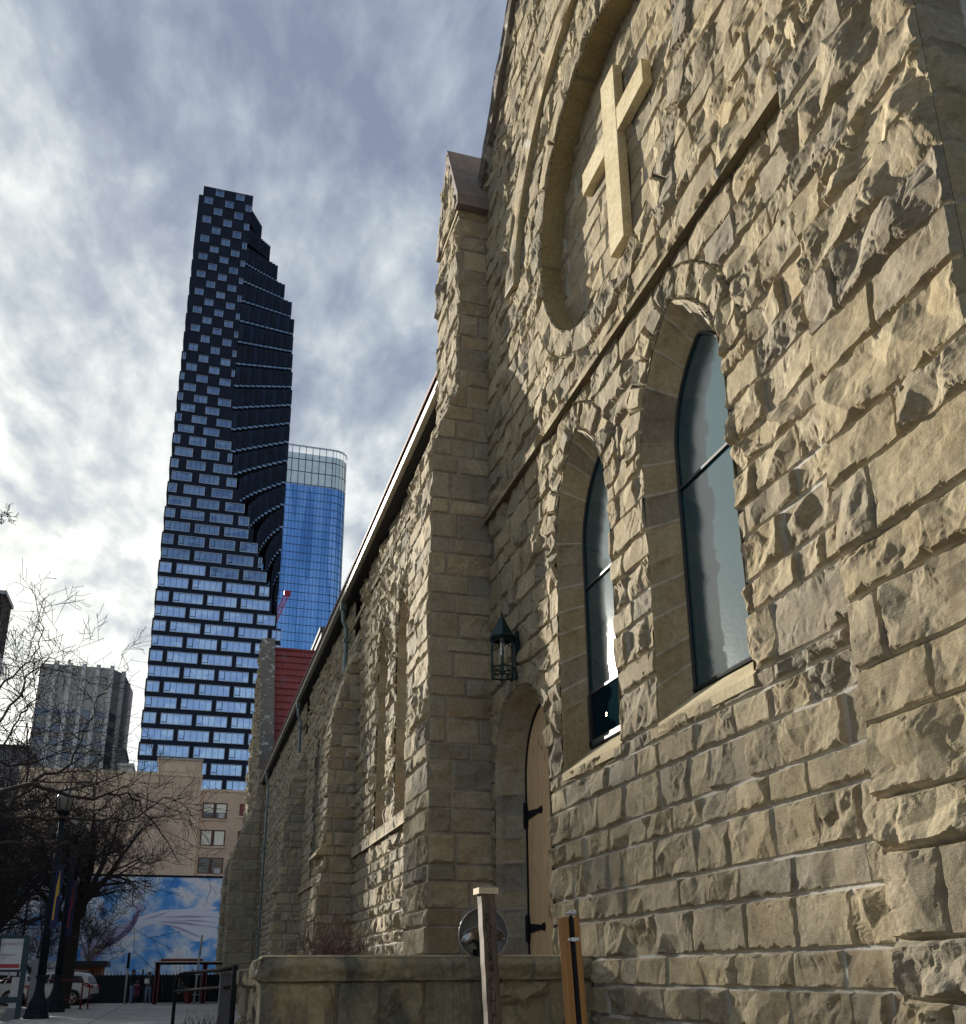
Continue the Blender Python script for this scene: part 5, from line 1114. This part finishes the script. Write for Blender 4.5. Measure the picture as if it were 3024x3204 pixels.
# ------------------------------------------------------------------ cars
def car(label, p, rz, paint, L=4.7, name='parked_car'):
    t = thing(name, label, 'car', (p[0], p[1], p[2]), rz)
    # side profile; length along +x (rear at -x), width 1.86
    low = [(-2.28, .42), (-2.33, .62), (-2.30, .95), (-2.22, 1.04), (-1.2, 1.06), (.9, 1.02), (1.75, .93), (2.2, .82), (2.33, .62), (2.30, .36), (1.95, .28), (-1.95, .30)]
    top = [(-2.2, 1.04), (-2.02, 1.40), (-1.82, 1.60), (-1.2, 1.68), (-.2, 1.69), (.35, 1.62), (1.15, 1.02)]
    m = MB(); hw = .92
    n = len(low); v = [(x, -hw*(1 if .5 < z < 1. else .95), z) for x, z in low]; v2 = [(x, -q[1], z) for (x, z), q in zip(low, v)]
    m.add(v+v2, [tuple(range(n)), tuple(range(2*n-1, n-1, -1))]+[(i, n+i, n+(i+1) % n, (i+1) % n) for i in range(n)]); body = m.build('body', paint, t, bevel=.06, smooth=True)
    n = len(top); wv = lambda z: .88-.20*max(0, (z-1.04)/.64); v = [(x, -wv(z), z) for x, z in top]; v2 = [(x, wv(z), z) for x, z in top]; m = MB()
    m.add(v+v2, [tuple(range(n)), tuple(range(2*n-1, n-1, -1))]+[(i, n+i, n+(i+1) % n, (i+1) % n) for i in range(n)]); m.build('roof', paint, t, bevel=.04, smooth=True)
    m = MB()
    for s in (-1, 1):
        y = lambda z: s*(wv(z)+.006)
        for q in ([(-1.95, 1.12), (-1.72, 1.46), (-1.25, 1.50), (-1.05, 1.12)], [(-.97, 1.10), (-1.12, 1.52), (-.2, 1.56), (-.12, 1.10)], [(-.05, 1.10), (-.12, 1.56), (.32, 1.50), (.85, 1.10)]):
            m.add([(x, y(z), z) for x, z in q], [(0, 1, 2, 3)])
    m.add([(-2.205, -.7, 1.12), (-2.205, .7, 1.12), (-2.03, .62, 1.46), (-2.03, -.62, 1.46)], [(0, 1, 2, 3)]); m.add([(1.10, -.78, 1.08), (1.10, .78, 1.08), (.42, .66, 1.60), (.42, -.66, 1.60)], [(0, 1, 2, 3)]); m.build('windows', 'dark_glass', t)
    for s in (-1, 1):
        MB().prism([(-2.34, s*.93, .86), (-2.28, s*.93, 1.0), (-1.98, s*.945, 1.01), (-2.08, s*.945, .90)], (0, -s*.1, 0)).box((-2.345, min(s*.55, s*.9), .87), (-2.28, max(s*.55, s*.9), 1.0)).build('tail_light', 'tail_red', t)
        MB().tube([(-1.7, s*.6, 1.72), (-1.0, s*.6, 1.76), (.1, s*.6, 1.74)], .018, 6).build('roof_rail', 'dull_steel', t)
    MB().box((-2.36, -.85, .36), (-2.25, .85, .56)).build('rear_bumper', 'lower_trim', t); MB().box((-1.6, -.945, .27), (1.5, .945, .36)).build('side_skirt', 'lower_trim', t)
    for x in (-1.38, 1.38):
        for s in (-1, 1):
            w = MB(); w.tube([(x, s*.72, .36), (x, s*.955, .36)], .36, 24); wo = w.build('wheel', 'rubber', t); r = MB()
            for k in range(5):
                a = 2*math.pi*k/5; ca, sa = math.cos(a), math.sin(a); r.hexa([(x+.05*sa, s*.95, .36-.05*ca), (x-.05*sa, s*.95, .36+.05*ca), (x+.24*ca-.04*sa, s*.95, .36+.24*sa+.04*ca), (x+.24*ca+.04*sa, s*.95, .36+.24*sa-.04*ca)], [(x+.05*sa, s*.975, .36-.05*ca), (x-.05*sa, s*.975, .36+.05*ca), (x+.24*ca-.04*sa, s*.97, .36+.24*sa+.04*ca), (x+.24*ca+.04*sa, s*.97, .36+.24*sa-.04*ca)])
            r.tube([(x+.25*math.cos(a), s*.962, .36+.25*math.sin(a)) for a in np.linspace(0, 2*math.pi, 21)], .02, 5, False); r.build('rim', 'steel', wo)
            MB().tube([(x, s*.7, .38), (x, s*.925, .38)], .42, 20).build('wheel_arch', 'lower_trim', t)
    return t
NT('white_paint', (.72, .72, .72), .25, 0, .6); simple('tail_red', (.45, .03, .02), .3, 0, .05, 2, 0); simple('lower_trim', (.02, .02, .022), .7, 0, .1, 2, 0); simple('rubber', (.015, .015, .016), .8, 0, .1, 2, 0)
p = onz(180, 3146, .2); car('white sport utility car parked behind the two street lamps, tail light towards the fence', (p[0]-.5, p[1]+.3, .2), R(171), 'white_paint')
p = onz(-60, 3150, .2); car('second white car mostly hidden behind the notice board at the left edge', (p[0], p[1]+1, .2), R(176), 'white_paint')
# ------------------------------------------------------------------ bike racks
def rack(u0, u1, v, h, label, leg=True, double=True):
    a, b = onz(u0, v), onz(u1, v); t = thing('bike_rack', label, 'bike rack', (0, 0, .2), 0, 'dark red tubular bike racks on the pavement'); y = (a[1]+b[1])/2; xa, xb = a[0], b[0]
    r = .25 if xb-xa > 1 else (xb-xa)/2
    pts = [(xa, y, 0), (xa, y, h-r)]+[(xa+r-r*math.cos(q), y, h-r+r*math.sin(q)) for q in np.linspace(0, math.pi/2, 6)]+[(xb-r+r*math.sin(q), y, h-r+r*math.cos(q)) for q in np.linspace(0, math.pi/2, 6)]+[(xb, y, h-r), (xb, y, 0)]
    MB().tube(pts, .035, 8).build('hoop', 'dark_red_paint', t, smooth=True); MB().lathe([(.1, 0), (.1, .02)], (xa, y, 0), 10).lathe([(.1, 0), (.1, .02)], (xb, y, 0), 10).build('foot_plate', 'dark_red_paint', t)
    if double: MB().tube([(xa, y, .42), (xb, y, .42)], .03, 8).build('cross_bar', 'dark_red_paint', t)
rack(100, 247, 3160, 1.28, 'long dark red bike rack in front of the white car'); rack(250, 273, 3158, 1.12, 'narrow dark red hoop rack right of the long rack', True, False); rack(80, 108, 3163, 1.1, 'narrow dark red hoop rack left behind the nearer street lamp', True, False); rack(-25, 46, 3170, 1.35, 'dark red bike rack behind the notice board', True)
# ------------------------------------------------------------------ notice board
simple('board_teal', (.020, .055, .07), .5, .2, .2, 3, .001); simple('poster_white', (.66, .70, .74), .6, 0, .04, 2, 0); simple('poster_red', (.42, .05, .06), .6, 0, .08, 2, 0); simple('poster_grey', (.30, .32, .35), .6, 0, .05, 2, 0); simple('grey_pillar', (.27, .29, .32), .8, 0, .12, 2, .002)
def board():
    Y = 40.; P = lambda u, v: ony(u, v, Y); t = thing('notice_board', 'dark teal notice board holding a white and red arts poster', 'notice board')
    L, Rr = P(-22, 3030), P(88, 3030); zt, zb = P(60, 2932)[2], P(40, 3037)[2]; x0, x1 = L[0], Rr[0]
    m = MB(); m.box((x1-.22, Y-.1, 0), (x1-.06, Y+.1, zt+.05)); m.build('post', 'board_teal', t); m = MB(); m.box((x0, Y-.1, 0), (x0+.14, Y+.1, zt)); m.build('post', 'board_teal', t)
    m = MB(); m.box((x0+.14, Y-.08, zb-.06), (x1-.22, Y+.08, zb)); m.box((x0+.14, Y-.08, zt-.03), (x1-.22, Y+.08, zt+.05)); m.box((x0+.14, Y+.0, zb), (x1-.22, Y+.08, zt-.03)); m.build('frame', 'board_teal', t); MB().box((x0+.14, Y-.05, .75), (x1-.22, Y+.05, .95)).build('lower_rail', 'board_teal', t)
    a, b = x1-1.36, x1-.26; m = MB(); m.box((a, Y-.03, zb+.03), (b, Y-.002, zt-.06)); ps = m.build('poster', 'poster_white', t)
    H = zt-zb; W_ = b-a; MB().box((a+.08, Y-.035, zt-.06-H*.44), (a+.36, Y-.031, zt-.14)).box((a, Y-.035, zb+.08), (b-.04, Y-.031, zb+.22)).build('red_panel', 'poster_red', ps)
    for tx, sz, x, z, mt, rot in (('17:00', .17, a+.12, zt-.50, 'poster_white', 50), ('pro', .22, a+.40, zt-.30, 'poster_grey', 0), ('rts', .22, a+.86, zt-.30, 'poster_grey', 0), ('a', .22, a+.73, zt-.29, 'poster_red', 0), ('free concerts at', .105, a+.18, zb+H*.44, 'poster_red', 0), ('20?', .12, a+.45, zb+H*.33, 'poster_grey', 0)):
        text('poster_text', tx, sz, mt, ps, (x, Y-.040, z), (R(90), R(-rot), 0))
board()
def pillar():
    Y = 43.; a, b = ony(92, 3160, Y), ony(108, 3160, Y); z = ony(100, 2998, Y)[2]; t = thing('utility_cabinet', 'pale grey concrete pillar with a wide foot behind the notice board', 'pillar')
    m = MB(); m.box((a[0]-.12, Y, 0), (b[0]-.05, Y+.5, z-.08)); m.tube([((a[0]+b[0])/2-.085, Y+.001, z-.16), ((a[0]+b[0])/2-.085, Y+.499, z-.16)], (b[0]-a[0]+.07)/2, 18); m.build('shaft', 'grey_pillar', t, bevel=.02)
    q = MB(); q.prism([(a[0]-1.0, Y-.1, 0), (b[0]+.02, Y-.1, 0), (b[0]-.05, Y-.1, .5), (a[0]-.8, Y-.1, .5)], (0, .7, 0)); q.build('foot', 'grey_pillar', t)
    q = MB(); q.box((a[0]-.78, Y+.1, .5), (a[0]-.42, Y+.5, 1.62)); q.build('side_panel', 'poster_white', t)
pillar()
# ------------------------------------------------------------------ thin poles by the crossing
simple('pole_grey', (.36, .35, .33), .6, 0, .15, 2, 0)
def thin_pole(ub, vb, ut, vt, label, mats, r=.045):
    p = onz(ub, vb); q = ony(ut, vt, p[1]); t = thing('sign_pole', label, 'pole', (0, 0, 0)); b = np.array(p); e = np.array(q); k = b+(e-b)*.7
    MB().tube([b, k], r, 8).build('lower_pole', mats[0], t, smooth=True); MB().tube([k, e], r*1.05 if mats[0] == mats[1] else r*1.6, 8).build('upper_pole', mats[1], t, smooth=True)
thin_pole(388, 3144, 405, 2982, 'thin pole with a dark rolled top left of the man in black', ('pole_grey', 'black_iron')); thin_pole(606, 3142, 633, 2926, 'plain pale grey pole leaning in front of the red shelter', ('pole_grey', 'pole_grey'), .055)
# ------------------------------------------------------------------ handrail, utility box, planter with bare shrubs
def rail():
    Y = 17.; t = thing('handrail', 'black tubular handrail with two rails beside the church steps', 'handrail'); P = lambda u, v, y=Y: np.array(ony(u, v, y))
    a0 = P(545, 3156); a1 = P(549, 3075); b1 = P(575, 3047); c1 = P(690, 3036, 15.4)
    MB().tube([(a0[0], Y, 0)]+[P(546, 3130), P(547, 3085), P(553, 3062), P(564, 3050), P(580, 3046), (P(640, 3040, 16.2)), c1, P(735, 3030, 14.7)], .028, 10).build('top_rail', 'black_iron', t, smooth=True)
    MB().tube([P(548, 3102), P(690, 3091, 15.4), P(735, 3088, 14.7)], .022, 8).build('lower_rail', 'black_iron', t, smooth=True)
    q = P(737, 3020, 14.6); MB().tube([(q[0], q[1], 0), (q[0], q[1], q[2])], .04, 8).build('post', 'black_iron', t, smooth=True)
rail()
def ubox():
    Y = 15.2; a, b = ony(692, 3040, Y), ony(733, 3040, Y); t = thing('utility_box', 'dark grey metal utility box at the end of the handrail by the parapet', 'utility box'); zt = a[2]-.01
    MB().box((a[0], Y, .0), (b[0], Y+.3, zt-.04)).build('cabinet', 'slate_concrete', t, bevel=.01); MB().box((a[0]-.01, Y-.02, zt-.038), (b[0]+.01, Y+.32, zt)).build('lid', 'slate_concrete', t); MB().box((b[0]+.004, Y+.02, .1), (b[0]+.012, Y+.05, zt-.1)).build('edge_strip', 'pole_grey', t)
ubox()
flat('planting_bed', [(-.05, 10.2), (.78, 10.2), (1.3, 24.0), (.45, 24.0)], .10, 'soil', .1)
t = thing('planter_edging', 'weathered timber edging boards round the planting bed by the parapet', 'edging')
MB().box((-.12, 9.9, 0), (.74, 10.0, .17)).build('front_board', 'weathered_timber', t); MB().prism([(-.14, 10.0, 0), (-.06, 10.0, 0), (.42, 24.0, 0), (.34, 24.0, 0)], (0, 0, .16)).build('side_board', 'weathered_timber', t); MB().box((-.13, 9.88, .171), (.75, 10.02, .20)).build('top_trim', 'cream_gutter', t)
def stones():
    for i, (u, v, r) in enumerate(((563, 3178, .13), (570, 3195, .10), (548, 3177, .09))):
        p = onz(u, v, 0); a = np.linspace(0, 2*math.pi, 9)[:-1]; m = MB(); m.lathe([(r*.7, 0), (r, r*.4), (r*.75, r*.9), (r*.3, r*1.15)], (p[0], p[1], 0), 8, i)
        m.v = [(x+.02*math.sin(y*40+i), y, z+.015*math.sin(x*50)) for x, y, z in m.v]; o = m.build('rock', ('mural_white', 'kerb_concrete', 'slate_concrete')[i]); tag(o, ('small whitish rock standing at the path edge', 'small grey rock lowest at the corner of the path edge', 'dark flat rock left of the whitish rock')[i], 'rock')
stones()
def shrub(name, label, c, h, n, mat, seed, sp=.25, lv=3, rmin=.0025, up=.9):
    t = thing(name, label, 'shrub', tuple(c)); t.location = (0, 0, 0); rs = np.random.default_rng(seed); T = Tubes()
    for i in range(n):
        a = rs.uniform(0, 6.28); d = np.array([math.cos(a)*.35, math.sin(a)*.35, 1.]); p = np.array(c)+np.array([rs.normal(0, sp), rs.normal(0, sp), 0])
        branch(T, p, d, h*rs.uniform(.6, 1.05), .008, 0, rs, lv, up*.5, 0, .55, (3, 5), rmin, .25, .4, 4)
    T.build('stems', mat, t); return t
simple('red_twigs', (.07, .022, .016), .9, 0, .4, 9, 0)
c = ony(1010, 2990, 18.5); shrub('bare_shrub', 'dry reddish shrub showing above the parapet beside the buttress', (c[0]+.2, 18.5, .2), 1.32, 11, 'red_twigs', 5, .26, 4, .003, .9)
for i, (x, y) in enumerate(((.25, 11.2), (.35, 12.6), (.1, 12.0))): shrub('bare_shrub', ('low bare dark shrub nearest the front of the planting bed', 'low bare dark shrub at the back of the planting bed near the utility box', 'low bare dark shrub on the path side of the planting bed')[i], (x, y, .1), .62, 12, 'bark', 50+i, .09, 3, .002)
# ------------------------------------------------------------------ brick hut behind the fence
def hut():
    Y = 69.; a, b = ony(228, 3030, Y), ony(318, 3030, Y); t = thing('brick_hut', 'small orange brick hut with a flat dark roof behind the fence', 'hut'); zt = ony(260, 3026, Y)[2]
    MB().box((a[0], Y, -.1), (b[0], Y+3, zt)).build('wall', 'hut_brick', t); MB().box((a[0]-.4, Y-.3, zt+.001), (b[0]+.3, Y+3.2, zt+.35)).build('roof', 'lower_trim', t)
simple('hut_brick', (.20, .07, .035), .9, 0, .2, 4, .002); hut()
# ------------------------------------------------------------------ trees
tree('bare_tree', 'big bare tree with a thick dark trunk right behind the two street lamps', onz(188, 3157), 12.6, .35, 9, 11, 4, None, .8, .47, .009, (.15, 0), .36, nk=(4, 5))
tree('bare_tree', 'slender pale bare sapling in front of the mural left of the painted bird', onz(238, 3130), 7.7, .10, 5, 23, 3, None, .65, .42, .009, (.5, 0), .38, ('pale_bark', 'twigs'), .2)
tree('bare_tree', 'broad bare tree filling the left edge behind the notice board', onz(-60, 3138), 13.6, .34, 10, 31, 4, None, .85, .50, .010, (-.4, 0), .30, nk=(4, 6))
tree('bare_tree', 'thin twiggy bare tree between the pale hall and the street lamps', onz(95, 3130), 8.7, .14, 7, 37, 3, None, .8, .5, .011, (0, 0), .25, nk=(5, 6))
def near_tree():
    t = thing('bare_tree', 'near bare tree outside the left edge reaching long budded branches into view', 'tree'); A = Tubes(); B = Tubes(); rs = np.random.default_rng(77)
    base = np.array([-9.0, 14.0, 0.]); A.seg([base, base+[.1, .2, 2.5], base+[.3, .6, 5.]], [.3, .24, .2], 12)
    fork = base+[.3, .6, 5.]
    P = lambda u, v, y: np.array(ony(u, v, y))
    for path, r in (([(-60, 2500, 19), (20, 2520, 21), (110, 2440, 22.5), (225, 2395, 24), (265, 2290, 25), (310, 2180, 26), (345, 2145, 27)], .05), ([(-60, 2490, 19), (90, 2450, 21), (250, 2500, 23), (400, 2480, 24.5), (470, 2560, 26), (560, 2700, 27)], .05),
                    ([(-80, 2540, 19), (60, 2560, 21), (230, 2560, 22), (400, 2570, 24), (520, 2500, 25), (575, 2500, 26)], .045), ([(-60, 2300, 19), (40, 2210, 20), (90, 2120, 21), (150, 2060, 22), (175, 2058, 23)], .03), ([(-60, 2240, 19), (20, 2140, 20), (80, 2080, 21), (125, 2010, 22), (138, 1870, 23)], .028),
                    ([(-80, 2420, 19), (10, 2330, 20), (60, 2250, 21), (110, 2190, 22), (112, 2020, 23)], .03), ([(-60, 2380, 19), (60, 2390, 21), (160, 2370, 22), (260, 2330, 23)], .035), ([(-60, 2080, 19), (-10, 2040, 20), (5, 1990, 20.5), (10, 1960, 21)], .02), ([(-60, 2650, 19), (100, 2640, 21), (220, 2650, 22), (330, 2690, 23), (440, 2800, 24)], .035),
                    ([(-60, 1700, 18), (-15, 1640, 18.5), (8, 1610, 19), (16, 1598, 19)], .012)):
        pts = [P(*q) for q in path]; fine = []
        for i in range(len(pts)-1):
            for k in range(4): fine.append(pts[i]+(pts[i+1]-pts[i])*k/4+rs.normal(0, .035, 3))
        fine.append(pts[-1]); n = len(fine); rad = [max(.008, r*(1-.85*k/n)) for k in range(n)]; A.seg(fine, rad, 6)
        A.seg([fork, (fork+fine[0])/2+[0, 0, .4], fine[0]], [.13, .08, r], 8)
        for k in range(4, n-1, 1):
            if rs.random() < .85:
                d = fine[k+1]-fine[k]; d /= np.linalg.norm(d); rv = rs.normal(0, 1, 3); rv -= d*np.dot(rv, d); rv /= np.linalg.norm(rv)
                branch(B, fine[k], d*.8+rv*.8, rs.uniform(.5, 1.6)*(.16 if r < .015 else .6 if r < .025 else 1), rad[k]*.5, 1, rs, 3, .1, 0, .8, (3, 5), .0055, .22, .6, 5)
    A.build('limbs', 'bark', t); B.build('crown', 'twigs', t)
near_tree()

# ------------------------------------------------------------------ unseen building added across the street to shade the wall from open sky
simple('umber_brick', (.22, .17, .14), .9, 0, .2, 2, .004)
def street_block(name, label, a, b, nx, ny):
    t = thing(name, label, 'building'); MB().box(a, b).build('wall', 'umber_brick', t); MB().box((a[0]-.2, a[1]-.2, b[2]+.002), (b[0]+.2, b[1]+.2, b[2]+.6)).build('cornice', 'slate_concrete', t)
    for i in range(int((b[2]-4)/3.8)):
        z = 3.2+i*3.8; g = MB()
        if nx:
            y = a[1]+1.5
            while y < b[1]-2: g.box((b[0]+.002, y, z), (b[0]+.05, y+1.6, z+2.0)); y += 3.2
        if ny:
            x = a[0]+1.5
            while x < b[0]-2: g.box((x, b[1]+.002, z), (x+1.6, b[1]+.05, z+2.0)); x += 3.2
        g.build('window_row', 'dark_glass', t)
street_block('unseen_sky_blocker', 'unseen dark brick block added across the street to cut the open sky light on the church', (-46, -40, -.15), (-24, 20, 13), 1, 0)

tree('bare_tree', 'tall unseen bare tree added beyond the left edge so its crown filters the low sun', (-15.0, 52.0, 0), 18.5, .4, 10, 131, 4, None, .85, .50, .014, (0, 0), .26, nk=(5, 7))  # out-of-view crown added to soften the sun on the lower church walls
tree('bare_tree', 'unseen bare tree added beyond the left edge to filter the sun, nearer the church than the tallest one', (-12.2, 44.0, 0), 14.5, .35, 10, 133, 4, None, .85, .52, .014, (0, 0), .24, nk=(5, 7))  # second added tree, also out of view, to dim the low sun
# ------------------------------------------------------------------ sky, sun, exposure
def world():
    w = bpy.data.worlds.new('World'); SC.world = w; w.use_nodes = True; t = w.node_tree; n = t.nodes; l = t.links
    bg = n['Background']; el = math.asin(SD[2]); az = math.atan2(SD[0], SD[1])
    sky = n.new('ShaderNodeTexSky'); sky.sky_type = 'NISHITA'; sky.sun_disc = False; sky.sun_elevation = el; sky.sun_rotation = az
    sky.air_density = 1.2; sky.dust_density = 1.0; sky.ozone_density = 2.5
    tc = n.new('ShaderNodeTexCoord'); sep = n.new('ShaderNodeSeparateXYZ'); l.new(tc.outputs['Generated'], sep.inputs[0])
    def m(op, a, b=0., c=None):
        q = n.new('ShaderNodeMath'); q.operation = op
        for i, v in enumerate((a, b) if c is None else (a, b, c)):
            if isinstance(v, bpy.types.NodeSocket): l.new(v, q.inputs[i])
            else: q.inputs[i].default_value = v
        return q.outputs[0]
    zc = m('ADD', m('MAXIMUM', sep.outputs[2], 0.0), .22)
    cb = n.new('ShaderNodeCombineXYZ'); l.new(m('DIVIDE', sep.outputs[0], zc), cb.inputs[0]); l.new(m('DIVIDE', sep.outputs[1], zc), cb.inputs[1])
    rot = n.new('ShaderNodeMapping'); rot.inputs['Rotation'].default_value = (0, 0, R(-50)); rot.inputs['Scale'].default_value = (1, .62, 1); l.new(cb.outputs[0], rot.inputs[0])
    def noise(sc, det, ro, dist, src=rot.outputs[0], off=(0, 0, 0)):
        mp = n.new('ShaderNodeMapping'); mp.inputs['Location'].default_value = off; l.new(src, mp.inputs[0])
        q = n.new('ShaderNodeTexNoise'); q.inputs['Scale'].default_value = sc; q.inputs['Detail'].default_value = det; q.inputs['Roughness'].default_value = ro
        q.inputs['Distortion'].default_value = dist; l.new(mp.outputs[0], q.inputs[0]); return q.outputs[0]
    n1 = noise(1.5, 5, .55, .35, off=(3.1, 1.7, 0)); n2 = noise(6.5, 7, .58, .25, off=(1, 4, 0)); n3 = noise(.75, 3, .5, .2, off=(7.7, 2.2, 0)); n4 = noise(17, 5, .55, .2)
    s = m('ADD', m('ADD', m('MULTIPLY', n1, .28), m('MULTIPLY', n2, .34)), m('ADD', m('MULTIPLY', n3, .17), m('MULTIPLY', n4, .21)))
    # dir . sun
    dt = n.new('ShaderNodeVectorMath'); dt.operation = 'DOT_PRODUCT'; nm = n.new('ShaderNodeVectorMath'); nm.operation = 'NORMALIZE'; l.new(tc.outputs['Generated'], nm.inputs[0])
    l.new(nm.outputs[0], dt.inputs[0]); dt.inputs[1].default_value = tuple(SD); cs = m('MAXIMUM', dt.outputs['Value'], 0)
    glow = m('ADD', m('MULTIPLY', m('POWER', cs, 6), .42), m('MULTIPLY', m('POWER', cs, 40), .45))
    # cloud colour from thin grey-blue to thick white
    r = n.new('ShaderNodeValToRGB'); e = r.color_ramp.elements
    stops = [(.415, (.255, .30, .41)), (.46, (.34, .39, .49)), (.50, (.44, .50, .58)), (.54, (.60, .66, .70)), (.59, (.84, .89, .90))]
    while len(e) < len(stops): e.new(.5)
    for i, (p, c) in enumerate(stops): e[i].position = p; e[i].color = (*c, 1)
    # lower sky is whiter, the zenith greyer and bluer
    hz = m('MULTIPLY', m('SUBTRACT', .62, sep.outputs[2]), .17)
    l.new(m('ADD', m('ADD', s, hz), m('MULTIPLY', glow, .10)), r.inputs[0])
    def mixn(f, a, b, bt='MIX'):
        q = n.new('ShaderNodeMix'); q.data_type = 'RGBA'; q.blend_type = bt
        for i, v in ((0, f), (6, a), (7, b)):
            if isinstance(v, bpy.types.NodeSocket): l.new(v, q.inputs[i])
            else: q.inputs[i].default_value = v if i == 0 else (*v, 1)
        return q.outputs[2]
    sk = mixn(1., sky.outputs[0], (.10, .10, .10), 'MULTIPLY')
    cl = mixn(1., r.outputs[0], mixn(glow, (.86, .87, .9), (1.75, 1.62, 1.38)), 'MULTIPLY')
    # behind the camera (away from the sun) the cloud thins and the blue shows: it is what the glass towers mirror
    back = m('MINIMUM', m('MAXIMUM', m('MULTIPLY', m('SUBTRACT', 0.0, dt.outputs['Value']), 1.1), 0), .55)
    col = mixn(m('SUBTRACT', .93, back), sk, cl)
    l.new(col, bg.inputs[0]); bg.inputs[1].default_value = .52
    try: w.cycles.sampling_method = 'MANUAL'; w.cycles.sample_map_resolution = 512
    except Exception: pass
    s = bpy.data.lights.new('sun', 'SUN'); s.energy = 5.0; s.angle = R(.9); s.color = (1, .935, .83)
    so = bpy.data.objects.new('sun', s); COL.objects.link(so); so.rotation_euler = Vector(tuple(-SD)).to_track_quat('-Z', 'Y').to_euler()
world()
SC.view_settings.view_transform = 'Standard'; SC.view_settings.look = 'None'; SC.view_settings.exposure = 1.08; SC.view_settings.gamma = 1.0
